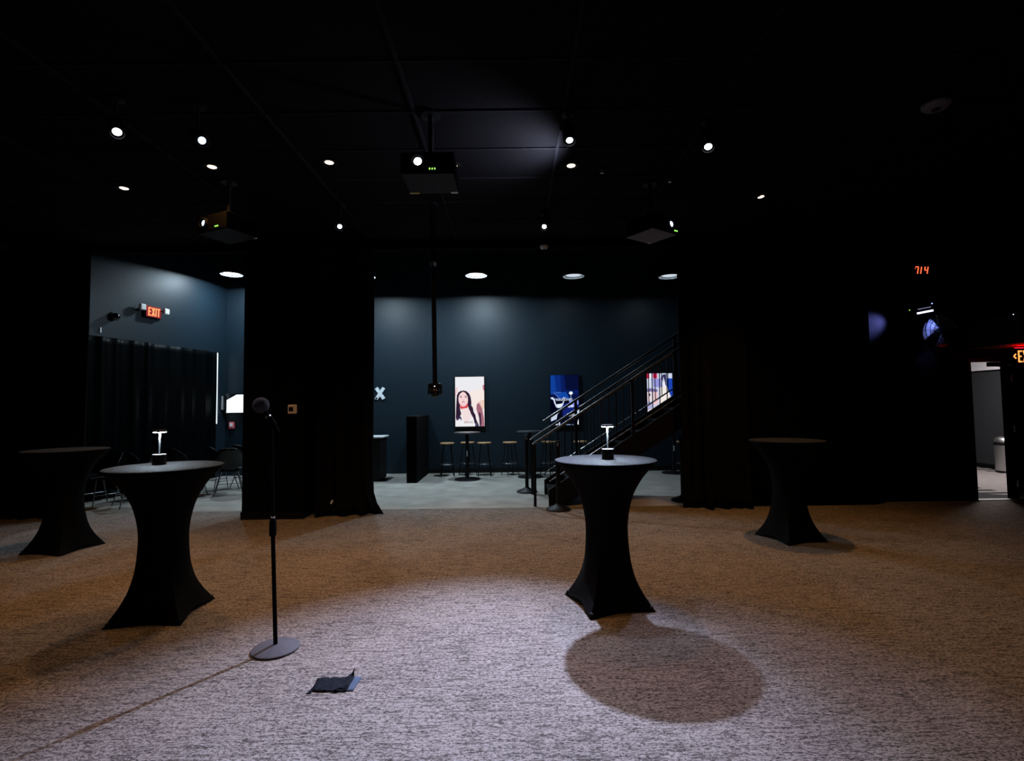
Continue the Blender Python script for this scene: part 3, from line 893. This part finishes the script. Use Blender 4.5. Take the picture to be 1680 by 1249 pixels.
S2 = [
    ((8, 28, 92), [(0, 0), (610, 0), (610, 420), (0, 420)]),
    ((14, 62, 150), [(0, 0), (90, 0), (130, 420), (0, 420)]),
    ((10, 42, 120), [(90, 0), (220, 0), (230, 420), (130, 420)]),
    ((16, 70, 165), [(120, 380), (330, 370), (420, 520), (150, 520)]),
    ((6, 14, 52), [(300, 0), (610, 0), (610, 330), (330, 330)]),
    ((3, 6, 26), [(0, 540), (610, 520), (610, 1100), (0, 1100)]),
    ((18, 34, 110), [(240, 640), (610, 560), (610, 740), (260, 900)]),
    ((70, 90, 170), [(50, 380), (80, 370), (230, 520), (200, 530)]),
    ((90, 130, 200), [(115, 372), (225, 374), (225, 384), (115, 384)]),
    ((236, 244, 255), blob(440, 395, 40, 36)),
    ((150, 175, 220), [(434, 430), (446, 430), (440, 540), (428, 540)]),
    ((214, 226, 250), [(0, 490), (50, 480), (90, 540), (110, 620), (130, 680), (240, 640), (275, 560), (292, 570), (262, 660), (215, 710), (160, 720), (115, 700), (80, 620), (55, 540), (0, 510)]),
    ((225, 236, 252), [(120, 640), (250, 620), (230, 700), (150, 720)]),
    ((120, 140, 215), [(400, 560), (600, 520), (600, 640), (400, 720)]),
    ((205, 215, 245), blob(460, 680, 40, 26)), ((160, 175, 230), blob(540, 600, 50, 24)),
    ((210, 220, 245), blob(390, 690, 26, 18)),
    ((196, 208, 232), [(0, 860), (110, 800), (190, 770), (200, 790), (140, 860), (120, 960), (0, 1010)]),
    ((205, 214, 236), [(70, 1090), (110, 1020), (140, 1060), (190, 990), (195, 1090)]),
    ((238, 244, 255), [(560, 1080), (590, 960), (610, 1080)]),
    ((200, 212, 240), [(520, 770), (610, 730), (610, 850), (520, 900)]),
    ((170, 185, 225), [(330, 1078), (480, 1074), (480, 1086), (330, 1088)]),
]
screen('upright wall screen showing a blue stage scene behind the stair rail', 0.862, 1.494, 1.03, 2.16, S2, (6, 18, 66), (W2, H2),
       texts=[((226, 235, 255), 'resufEner', 70, 560, 105, 1.0), ((232, 238, 250), 'andfl', 340, 900, 130, 1.1)])
W3, H3 = 620, 1100
S3 = [
    ((206, 214, 236), [(0, 0), (620, 0), (620, 300), (0, 300)]),
    ((196, 30, 66), [(0, 0), (60, 0), (60, 110), (0, 110)]),
    ((190, 26, 70), [(150, 0), (250, 0), (250, 110), (150, 110)]),
    ((232, 238, 250), [(70, 0), (110, 0), (110, 110), (70, 110)]),
    ((150, 150, 220), [(140, 120), (360, 110), (380, 300), (150, 300)]),
    ((44, 40, 90), [(380, 30), (470, 20), (470, 260), (420, 300), (360, 100)]),
    ((238, 240, 252), [(400, 70), (430, 160), (460, 300), (390, 300)]),
    ((28, 66, 176), [(480, 110), (620, 110), (620, 560), (560, 470), (500, 300)]),
    ((240, 232, 226), [(300, 320), (360, 290), (460, 290), (520, 380), (560, 500), (560, 700), (280, 700)]),
    ((120, 110, 160), [(0, 330), (120, 320), (250, 350), (250, 400), (0, 400)]),
    ((240, 222, 226), [(0, 400), (110, 390), (110, 600), (0, 620)]),
    ((238, 196, 200), [(150, 400), (250, 400), (260, 640), (150, 700)]),
    ((60, 50, 90), blob(60, 460, 16, 30)),
    ((170, 170, 210), [(0, 620), (110, 600), (110, 760), (0, 800)]),
    ((240, 224, 214), [(0, 800), (140, 740), (560, 620), (620, 640), (620, 1100), (0, 1100)]),
]
screen('upright wall screen, bright and colourful, seen through the stair balusters', 3.031, 3.60, 1.03, 2.172, S3, (200, 205, 230), (W3, H3))

# pale letter on the rear wall next to the curtain
q = MB()
q.stroke((-0.085, -0.125), (0.085, 0.125), 0.072, -0.03, 0.0)
q.stroke((-0.085, 0.125), (0.085, -0.125), 0.072, -0.0305, -0.0005)
q.prism([(-0.125, -0.125), (-0.04, -0.125), (-0.06, -0.09), (-0.10, -0.09)], -0.03, 0)
tag(q.build('wall_letter', 'letter', loc=(-2.975, 11.5, 1.80)), 'pale grey letter X on the dark rear wall beside the curtain', 'letter')

# low partition and pale topped counter
t = thing('partition', 'waist high black partition standing out from the rear wall', 'partition', (-1.985, 10.77, 0))
MB().bb(-0.10, 0.10, -0.72, 0.72, 0, 1.28).build('panel', 'black_wall', t)
MB().bb(-0.105, 0.105, -0.725, 0.725, 1.28, 1.305).build('cap', 'metal_black', t, bevel=0.004)
t = thing('counter', 'black counter with pale top half hidden by the centre curtain', 'counter', (-2.92, 10.5, 0))
MB().bb(-0.28, 0.26, -0.2, 0.3, 0.04, 0.87).build('body', 'black', t, bevel=0.004)
MB().bb(-0.32, 0.30, -0.24, 0.34, 0.87, 0.90).build('worktop', 'pale', t, bevel=0.006)
MB().bb(-0.25, 0.24, -0.17, 0.28, 0.0, 0.04).build('plinth', 'black', t)

# ------------------------------------------------------------------ bar tables and stools
def bar_table(label, x, y, label_tag=True):
    t = thing('bar_table', label, 'table', (x, y, 0))
    MB().lathe([(0.26, 0.0), (0.265, 0.008), (0.25, 0.018), (0.08, 0.040), (0.035, 0.055)], 36).build('base', 'metal_black', t, smooth=True)
    MB().cyl((0, 0, 0.045), (0, 0, 0.935), 0.036).build('pedestal', 'metal_black', t, smooth=True)
    MB().lathe([(0.12, 0.920), (0.265, 0.934), (0.272, 0.940), (0.272, 0.955), (0.266, 0.960)], 40).build('table_top', 'rail_metal', t, smooth=True)
    if label_tag:
        MB().bb(-0.010, 0.010, -0.040, -0.035, 0.47, 0.585).build('paper_tag', 'white', t)
bar_table('round black bar table under the leftmost screen, white tag on its leg', -0.93, 10.45)
bar_table('round black bar table beside the foot of the stairs', 0.36, 10.7, False)
bar_table('round black bar table behind the stairs by the right curtain', 3.46, 11.05)
def bar_stool(label, x, y, rz=0.0):
    t = thing('bar_stool', label, 'stool', (x, y, 0), rz)
    MB().lathe([(0.13, 0.682), (0.152, 0.690), (0.155, 0.705), (0.150, 0.714), (0.10, 0.716)], 32).build('seat', 'wood', t, smooth=True)
    MB().lathe([(0.10, 0.672), (0.12, 0.683)], 24).build('seat_plate', 'metal_black', t)
    for k in range(4):
        a = PI / 4 + k * PI / 2
        c_, s_ = math.cos(a), math.sin(a)
        MB().tube([(0.10 * c_, 0.10 * s_, 0.68), (0.15 * c_, 0.15 * s_, 0.35), (0.195 * c_, 0.195 * s_, 0.004)], 0.009).build('leg', 'metal_black', t, smooth=True)
    MB().tube([(0.158 * math.cos(2 * PI * k / 24), 0.158 * math.sin(2 * PI * k / 24), 0.26) for k in range(24)], 0.007, closed=True).build('foot_ring', 'rail_metal', t, smooth=True)
for lab, x, y, rz in [
    ('wooden seat bar stool left of the bar table with white tag', -1.40, 10.95, 0.2),
    ('wooden seat bar stool straight behind the bar table with white tag', -0.98, 11.1, 0.6),
    ('wooden seat bar stool right of the bar table with white tag', -0.61, 10.95, 0.1),
    ('wooden seat bar stool left of the stanchion at the stair foot', -0.06, 11.0, 0.5),
    ('wooden seat bar stool behind the lower stair rail, under the blue screen', 0.76, 11.0, 0.3),
    ('wooden seat bar stool behind the stairs, just right of the blue screen', 1.46, 11.0, 0.7),
    ('wooden seat bar stool under the stairs by the right curtain', 3.55, 10.62, 0.2)]:
    bar_stool(lab, x, y, rz)

# ------------------------------------------------------------------ stanchions
def stanchion(label, x, y):
    t = thing('stanchion', label, 'stanchion', (x, y, 0))
    MB().lathe([(0.172, 0.0), (0.178, 0.01), (0.165, 0.028), (0.09, 0.055), (0.045, 0.075), (0.036, 0.09)], 40).build('base', 'metal_black', t, smooth=True)
    MB().cyl((0, 0, 0.08), (0, 0, 0.90), 0.031).build('post', 'metal_black', t, smooth=True)
    MB().lathe([(0.031, 0.89), (0.040, 0.895), (0.040, 0.965), (0.032, 0.975), (0.004, 0.980)], 28).build('belt_head', 'black', t, smooth=True)
    MB().bb(-0.012, 0.012, -0.050, -0.036, 0.90, 0.955).build('belt_clip', 'rail_metal', t)
stanchion('black belt stanchion with domed base on the concrete by the stair foot', 0.235, 8.85)
stanchion('black belt stanchion with domed base on the carpet edge before the stairs', 0.638, 7.33)
stanchion('black belt stanchion half hidden by the right curtain', 2.60, 7.90)

# ------------------------------------------------------------------ staircase
st = thing('staircase', 'black steel staircase rising to the right behind the right table', 'staircase', (0.32, 7.60, 0))
SL, SW, RUN, RISE = 0.632, 1.02, 0.282, 0.178
NS = 16
LEN = 0.26 + NS * RUN
def stringer(y):
    lo, hi = 0.20, LEN
    top = lambda x: SL * x + 0.11
    bot = lambda x: max(0.0, SL * x - 0.26)
    xk = 0.26 / SL
    return MB().prism([(lo, 0.0), (xk, 0.0), (hi, bot(hi)), (hi, top(hi)), (lo, top(lo))], y - 0.02, y + 0.02)
for y in (0.0, SW):
    stringer(y).build('stringer', 'metal_black', st, bevel=0.003)
for i in range(NS):
    x = 0.25 + i * RUN
    z = (i + 1) * RISE
    MB().bb(x - 0.025, x + RUN, 0.02, SW - 0.02, z - 0.035, z).build('tread', 'metal_black', st, bevel=0.004)
    MB().bb(x - 0.004, x + 0.004, 0.02, SW - 0.02, z - RISE, z - 0.035).build('riser', 'metal_black', st)
for y, far in ((0.0, False), (SW, True)):
    rl = lambda x, h: (x, y, SL * x + h)
    MB().tube([(-0.02, y, 0.90), rl(0.02, 0.925), rl(LEN, 0.925)], 0.021, 10).build('handrail', 'rail_metal', st, smooth=True)
    MB().tube([rl(0.22, 0.22), rl(LEN, 0.22)], 0.012, 8).build('bottom_rail', 'rail_metal', st, smooth=True)
    if far:
        MB().tube([rl(0.20, 1.09), rl(LEN, 1.09)], 0.021, 10).build('guard_rail', 'rail_metal', st, smooth=True)
    MB().cyl((0.0, y, 0), (0.0, y, 0.915), 0.022, n=12).build('post', 'metal_black', st, smooth=True)
    posts = (0.75, 2.45, 4.2) if far else (1.47, 2.9, 4.3)
    for x in posts:
        MB().bb(x - 0.022, x + 0.022, y - 0.022, y + 0.022, SL * x + 0.05, SL * x + (1.08 if far else 0.92)).build('post', 'metal_black', st)
    x, bal = 0.23, None
    while x < LEN - 0.05:
        if min(abs(x - k) for k in posts) > 0.05:
            if bal is None:
                bal = MB().cyl((0, 0, 0.22), (0, 0, 0.92), 0.0075, n=8).build('baluster', 'metal_black', st, loc=(x, y, SL * x))
            else:
                c2 = bal.copy()
                COL.objects.link(c2)
                c2.location = (x, y, SL * x)
        x += 0.11

# ------------------------------------------------------------------ shell chairs in the left opening
def shell_chair():
    t = thing('shell_chair', 'x', 'chair', (0, 0, 0))
    vs, fs = [], []
    n, m = 24, 14
    for j in range(m + 1):
        v = j / m                                  # 0 front edge of the seat .. 1 top of the back
        for i in range(n + 1):
            u = i / n * 2 - 1
            if v < 0.45:
                q = v / 0.45
                y, z = -0.24 + 0.40 * q, 0.455 - 0.03 * math.sin(q * PI) + 0.02 * (1 - q) * 0
                w = 0.235 + 0.01 * q
                curl = 0.03 + 0.07 * q
            else:
                q = (v - 0.45) / 0.55
                y, z = 0.16 + 0.06 * math.sin(q * PI / 2) + 0.06 * q * q, 0.455 + 0.365 * q
                w = 0.245 - 0.05 * q * q
                curl = 0.10 * (1 - q) + 0.05
            e = abs(u) ** 2.4
            x = u * w
            zz = z + (e * curl if v < 0.45 else -0.10 * abs(u) ** 4 * ((v - 0.45) / 0.55) ** 2)
            yy = y - (e * 0.13 * min(1, max(0, (v - 0.35) / 0.3)))
            vs.append((x, yy, zz))
    for j in range(m):
        for i in range(n):
            a = j * (n + 1) + i
            fs.append((a, a + 1, a + n + 2, a + n + 1))
    o = MB().add(vs, fs).build('shell', 'gloss', t, smooth=True)
    s = o.modifiers.new('thickness', 'SOLIDIFY')
    s.thickness = 0.012
    for sx in (-1, 1):
        MB().tube([(sx * 0.12, -0.12, 0.43), (sx * 0.22, -0.22, 0.02), (sx * 0.22, -0.22, 0.008)], 0.009).build('leg', 'rail_metal', t, smooth=True)
        MB().tube([(sx * 0.12, 0.10, 0.43), (sx * 0.22, 0.22, 0.02), (sx * 0.22, 0.22, 0.008)], 0.009).build('leg', 'rail_metal', t, smooth=True)
        MB().tube([(sx * 0.178, -0.178, 0.18), (sx * 0.178, 0.18, 0.18)], 0.006).build('side_rung', 'rail_metal', t)
    MB().tube([(-0.178, 0.178, 0.20), (0.178, 0.178, 0.20)], 0.006).build('cross_rung', 'rail_metal', t)
    MB().bb(-0.15, 0.15, -0.14, 0.12, 0.405, 0.42).build('seat_bracket', 'metal_black', t)
    return t
proto = shell_chair()
G = 'black shell chairs in the left opening'
chairs = [('glossy black shell chair standing alone left of the table lamp', -6.27, 8.72, 2.4),
          ('glossy black shell chair behind the lamp of the front left table', -6.02, 9.35, 2.7),
          ('glossy black shell chair, left of the row right of the table lamp', -5.66, 8.95, 2.55),
          ('glossy black shell chair, middle of the row right of the table lamp', -5.40, 9.50, 2.5),
          ('glossy black shell chair, right end of the row beside the dark pier', -4.98, 9.02, 3.6),
          ('glossy black shell chair pushed close to the pier edge, rearmost', -5.05, 9.80, 2.6),
          ('glossy black shell chair nearest the carpet, mostly behind the left table', -5.92, 8.02, -0.7),
          ('glossy black shell chair behind the nearest chair, legs visible at the left curtain', -6.52, 8.12, -0.4)]
for i, (lab, x, y, rz) in enumerate(chairs):
    o = proto if i == 0 else copy_tree(proto)
    o.location = (x, y, 0)
    o.rotation_euler = (0, 0, rz)
    tag(o, lab, 'chair', G)

# ------------------------------------------------------------------ exit signs
def exit_letters(x, z, h, w, gap, sw, y0, y1, q):
    def S(a, b_):
        q.stroke(a, b_, sw, y0, y1)
    hs = sw / 2
    S((x + hs, z), (x + hs, z + h))
    for zz in (z + hs, z + h / 2, z + h - hs):
        S((x + hs, zz), (x + w * (0.82 if abs(zz - z - h / 2) < 0.001 else 1), zz))
    x += w + gap
    S((x + hs * 0.7, z), (x + w - hs * 0.7, z + h))
    S((x + hs * 0.7, z + h), (x + w - hs * 0.7, z))
    x += w + gap
    S((x + hs, z), (x + hs, z + h))
    x += sw + gap
    S((x + w / 2, z), (x + w / 2, z + h))
    S((x, z + h - hs), (x + w, z + h - hs))

ex = thing('exit_sign', 'red exit sign with two white emergency lamp heads on the side wall', 'sign', (*wpt(1.955, 0.0), 3.34), WA)
MB().bb(-0.16, 0.16, -0.075, 0.0, -0.105, 0.105).build('housing', 'black', ex, bevel=0.006)
fp = MB().bb(-0.155, 0.155, -0.079, -0.075, -0.10, 0.10).build('face_panel', 'e_exit_bg', ex)
q = MB()
exit_letters(-0.118, -0.078, 0.156, 0.062, 0.014, 0.022, -0.083, -0.079, q)
q.build('lettering', 'e_exit', fp)
for sx in (-1, 1):
    x = sx * 0.255 + 0.01
    hd = MB().bb(x - 0.055, x + 0.055, -0.115, -0.055, 0.0 + sx * -0.0, 0.11).build('lamp_head', 'white', ex, bevel=0.015)
    MB().cyl((sx * 0.16, -0.04, 0.05), (x, -0.06, 0.05), 0.014).build('lamp_arm', 'black', ex)

ex2 = thing('exit_sign', 'red exit sign with arrow hanging under the soffit of the right doorway', 'sign', (7.15, 7.1, 2.235))
MB().bb(-0.20, 0.22, -0.03, 0.03, -0.265, -0.035).build('housing', 'gloss', ex2, bevel=0.004)
fp2 = MB().bb(-0.19, 0.21, -0.033, -0.030, -0.255, -0.045).build('face_panel', 'black', ex2)
MB().cyl((-0.1, 0, -0.04), (-0.1, 0, -0.001), 0.012).cyl((0.1, 0, -0.04), (0.1, 0, -0.001), 0.012).build('hanger', 'metal_black', ex2)
q = MB()
exit_letters(-0.112, -0.235, 0.165, 0.056, 0.014, 0.019, -0.037, -0.033, q)
q.stroke((-0.172, -0.150), (-0.142, -0.118), 0.016, -0.037, -0.033)
q.stroke((-0.172, -0.150), (-0.142, -0.182), 0.016, -0.0375, -0.033)
q.build('lettering', 'e_exit_y', fp2)
MB().bb(-0.12, 0.20, -0.025, 0.025, -0.036, -0.032).build('top_light_bar', emit('red_up_glow', (1.0, 0.0006, 0.002), 150), ex2)

# ------------------------------------------------------------------ small things on the walls
t = thing('security_camera', 'glossy black dome security camera left of the exit sign', 'camera', (*wpt(2.69, 0.0), 3.14), WA)
MB().lathe([(0.075, 0), (0.075, 0.03), (0.065, 0.035)], 28, R=Matrix.Rotation(PI / 2, 3, 'X')).build('mount', 'black', t, smooth=True)
MB().sphere((0, -0.06, -0.01), 0.068).build('dome', 'gloss', t, smooth=True)
t = thing('wall_contact', 'tiny white sensor plate at the left end of the curtain lintel', 'sensor', (*wpt(2.92, 0.012), 2.86), WA)
MB().bb(-0.012, 0.012, -0.02, 0, -0.045, 0.045).build('plate', 'white', t, bevel=0.003)
t = thing('wall_monitor', 'small glaring white monitor on the wall beside the pier edge', 'screen', (-6.02, 11.5, 1.61))
MB().bb(-0.39, 0.39, -0.10, -0.06, -0.22, 0.22).build('bezel', 'gloss', t, bevel=0.004)
MB().add([(-0.36, -0.102, -0.20), (0.375, -0.102, -0.20), (0.375, -0.102, 0.20), (-0.14, -0.102, 0.20), (-0.36, -0.102, 0.08)], [(0, 1, 2, 3, 4)]).build('screen', 'e_screen', t)
MB().bb(-0.1, 0.1, -0.06, 0.0, -0.1, 0.1).build('wall_arm', 'metal_black', t)
t = thing('wall_speaker', 'small dark speaker on a bracket left of the white monitor', 'speaker', (-6.435, 11.5, 1.62))
MB().bb(-0.045, 0.02, -0.16, -0.05, -0.16, 0.18).build('cabinet', 'black', t, bevel=0.006)
MB().bb(-0.035, 0.012, -0.163, -0.16, -0.14, 0.16).build('grille', 'rail_metal', t)
MB().bb(-0.02, 0.01, -0.05, 0.0, -0.03, 0.03).build('bracket', 'metal_black', t)
t = thing('fire_alarm', 'small red fire alarm box below the white monitor', 'alarm', (-6.30, 11.5, 1.13))
MB().bb(-0.055, 0.055, -0.05, 0, -0.075, 0.075).build('housing', 'red', t, bevel=0.008)
MB().bb(-0.035, 0.035, -0.056, -0.05, -0.03, 0.045).build('strobe', 'white', t, bevel=0.006)
t = thing('thermostat', 'cream square thermostat with dark display on the black pier', 'thermostat', (-2.985, 6.94, 1.476))
MB().bb(-0.062, 0.062, -0.022, 0, -0.062, 0.062).build('housing', 'cream', t, bevel=0.014)
MB().bb(-0.045, 0.015, -0.024, -0.021, -0.030, 0.030).build('display', 'black', t)
MB().bb(0.026, 0.034, -0.025, -0.021, -0.040, 0.035).build('slider', 'pale', t)

# clock with seven segment digits
t = thing('wall_clock', 'red digital wall clock high on the right wall', 'clock', (6.15, 7.60, 3.44))
MB().bb(-0.145, 0.145, -0.05, 0, -0.085, 0.085).build('housing', 'black', t, bevel=0.006)
SEG = {'a': ((0, 2), (1, 2)), 'b': ((1, 2), (1, 1)), 'c': ((1, 1), (1, 0)), 'd': ((0, 0), (1, 0)), 'e': ((0, 1), (0, 0)), 'f': ((0, 2), (0, 1)), 'g': ((0, 1), (1, 1))}
for dg, ox in (('abcf', -0.105), ('bc', -0.058), ('bcfg', 0.040)):
    q = MB()
    for s_ in dg:
        (ax, az), (bx, bz) = SEG[s_]
        if dg == 'abcf' and s_ == 'f':
            az = bz + 0.55
            bz = bz + 0.55 if False else 1.45
        f = lambda px, pz: (ox + px * 0.044 + pz * 0.010, -0.056 + pz * 0.052)
        q.stroke(f(ax, az), f(bx, bz), 0.012, -0.056, -0.050)
    q.build('digit', 'e_red', t)

# violet LED bar, lit cabinet, wall fan
t = thing('led_bar_light', 'small wall light with a glowing violet white strip above the fan', 'light', (5.92, 7.60, 2.74))
R1 = Matrix.Rotation(-0.18, 3, 'Y')
MB().box((0, -0.30, 0.02), (0.30, 0.12, 0.12), R1).build('housing', 'black', t, bevel=0.008)
MB().box((0.0, -0.363, 0.012), (0.235, 0.006, 0.024), R1).build('light_strip', 'e_violet', t)
MB().box((-0.01, -0.363, 0.066), (0.19, 0.004, 0.008), R1).build('upper_strip', 'e_violet', t).data.materials[0] = emit('violet_dim', (0.30, 0.28, 0.55), 0.9)
MB().sphere((0.115, -0.35, 0.135), 0.010, 10, 6).build('indicator', emit('blue_led', (0.35, 0.5, 1.0), 1.2), t)
MB().cyl((0, -0.24, 0.02), (0, -0.0, 0.02), 0.02).build('wall_arm', 'metal_black', t)
MB().bb(-0.22, -0.16, -0.33, -0.25, -0.10, 0.06).build('side_clamp', 'metal_black', t, bevel=0.006)
MB().sphere((-0.20, -0.335, 0.045), 0.007, 10, 6).build('indicator', 'e_green', t)
add_light('SPOT', 'violet_beam', t, (-0.24, -0.22, -0.02), 130.0, (0.26, 0.30, 1.0), aim=(-0.24, 0.22, -0.08), spot_size=math.radians(64), spot_blend=1.0, shadow_soft_size=0.04)
add_light('SPOT', 'violet_side_beam', t, (0.10, -0.48, -0.04), 24.0, (0.24, 0.32, 1.0), aim=(0.06, 0.22, -0.20), spot_size=math.radians(42), spot_blend=0.8, shadow_soft_size=0.04)
fan = thing('wall_fan', 'round wall fan with three broad metal blades beside the right doorway', 'fan', (6.20, 7.60, 2.49))
FC = Vector((0.0, -0.26, 0.0))
for k, rr in enumerate((0.262, 0.20, 0.14, 0.08)):
    for dy in ((-0.07, 0.07) if k == 0 else (-0.075,)):
        MB().tube([FC + Vector((rr * math.cos(2 * PI * i / 40), dy, rr * math.sin(2 * PI * i / 40))) for i in range(40)], 0.0035 if k else 0.006, 6, closed=True).build('guard_ring', 'metal_black', fan, smooth=True)
for k in range(12):
    a = 2 * PI * k / 12
    MB().tube([FC + Vector((0.05 * math.cos(a), -0.085, 0.05 * math.sin(a))), FC + Vector((0.26 * math.cos(a), -0.07, 0.26 * math.sin(a))), FC + Vector((0.26 * math.cos(a), 0.07, 0.26 * math.sin(a)))], 0.0025, 5).build('guard_wire', 'metal_black', fan)
def fan_blade(a0):
    vs, fs = [], []
    n, m = 8, 12
    for j in range(m + 1):
        for i in range(n + 1):
            r = 0.045 + (0.240 - 0.045) * i / n
            spread = 0.58 + 0.22 * (i / n)
            a = a0 + (j / m - 0.5) * 2 * spread
            tw = (j / m - 0.5) * 0.07
            vs.append(FC + Vector((r * math.cos(a), tw, r * math.sin(a))))
    for j in range(m):
        for i in range(n):
            a = j * (n + 1) + i
            fs.append((a, a + 1, a + n + 2, a + n + 1))
    o = MB().add(vs, fs).build('blade', 'blade', fan, smooth=True)
    solid(o, 0.003)
for a0 in (math.radians(170), math.radians(290), math.radians(50)):
    fan_blade(a0)
MB().lathe([(0.048, -0.035), (0.050, 0.02), (0.036, 0.042), (0.012, 0.048)], 24, c=FC, R=Matrix.Rotation(PI / 2, 3, 'X')).build('hub', 'gloss', fan, smooth=True)
MB().cyl(FC + Vector((0, 0.03, 0)), FC + Vector((0, 0.16, 0)), 0.06, 0.05).build('motor', 'black', fan, smooth=True)
MB().cyl(FC + Vector((0, 0.12, -0.03)), (0, -0.02, -0.06), 0.018).build('wall_arm', 'metal_black', fan)
MB().bb(-0.06, 0.06, -0.025, 0, -0.14, 0.03).build('wall_plate', 'metal_black', fan, bevel=0.004)

t = thing('wall_outlet', 'black wall outlet low on the right wall', 'outlet', (5.36, 7.60, 0.60))
MB().bb(-0.06, 0.06, -0.010, 0, -0.04, 0.04).build('plate', 'gloss', t, bevel=0.003)
for sx in (-1, 1):
    MB().bb(sx * 0.026 - 0.016, sx * 0.026 + 0.016, -0.012, -0.009, -0.022, 0.022).build('socket', 'black', t)
# small moving light on top of the soffit
t = thing('moving_light', 'small dark moving head light above the right doorway soffit', 'light', (7.05, 7.15, 2.62))
MB().bb(-0.11, 0.11, -0.09, 0.09, 0, 0.08).build('base', 'black', t, bevel=0.008)
for sx in (-0.095, 0.095):
    MB().bb(sx - 0.015, sx + 0.015, -0.04, 0.04, 0.08, 0.26).build('yoke_arm', 'black', t, bevel=0.006)
MB().cyl((0, -0.09, 0.17), (0, 0.09, 0.24), 0.07, 0.06).build('head', 'gloss', t, smooth=True)
for sx in (-0.05, 0.03):
    MB().sphere((sx, -0.092, 0.05), 0.006, 10, 6).build('indicator', 'e_violet', t)

# steel bin in the corridor
t = thing('waste_bin', 'round brushed steel waste bin with black rim in the corridor', 'bin', (10.10, 10.50, 0.003))
MB().lathe([(0.185, 0.0), (0.188, 0.03), (0.183, 0.035)], 40).build('foot_ring', 'black', t, smooth=True)
MB().lathe([(0.183, 0.033), (0.185, 0.56)], 48).build('body', 'steel', t, smooth=True)
MB().lathe([(0.186, 0.555), (0.194, 0.565), (0.194, 0.605), (0.186, 0.615)], 48).build('rim', 'black', t, smooth=True)
MB().lathe([(0.186, 0.615), (0.180, 0.66), (0.155, 0.70), (0.10, 0.72), (0.02, 0.724)], 48).build('lid', 'steel', t, smooth=True)
t = thing('wall_outlet', 'white outlet plate on the corridor wall left of the steel bin', 'outlet', (10.36, 11.62, 0.55), -PI / 2)
MB().bb(-0.05, 0.05, -0.012, 0, -0.07, 0.07).build('plate', 'white', t, bevel=0.003)
t = thing('corridor_light', 'flat white ceiling light of the corridor', 'light', (9.0, 9.6, 2.90))
MB().bb(-0.32, 0.32, -0.62, 0.62, -0.035, 0).build('frame', 'white', t, bevel=0.004)
MB().bb(-0.29, 0.29, -0.59, 0.59, -0.038, -0.034).build('diffuser', 'e_panel', t)
add_light('AREA', 'corridor_glow', t, (0, 0, -0.05), 95, (1.0, 0.93, 0.92), aim=(0, 0, -1), shape='RECTANGLE', size=0.58, size_y=1.18)
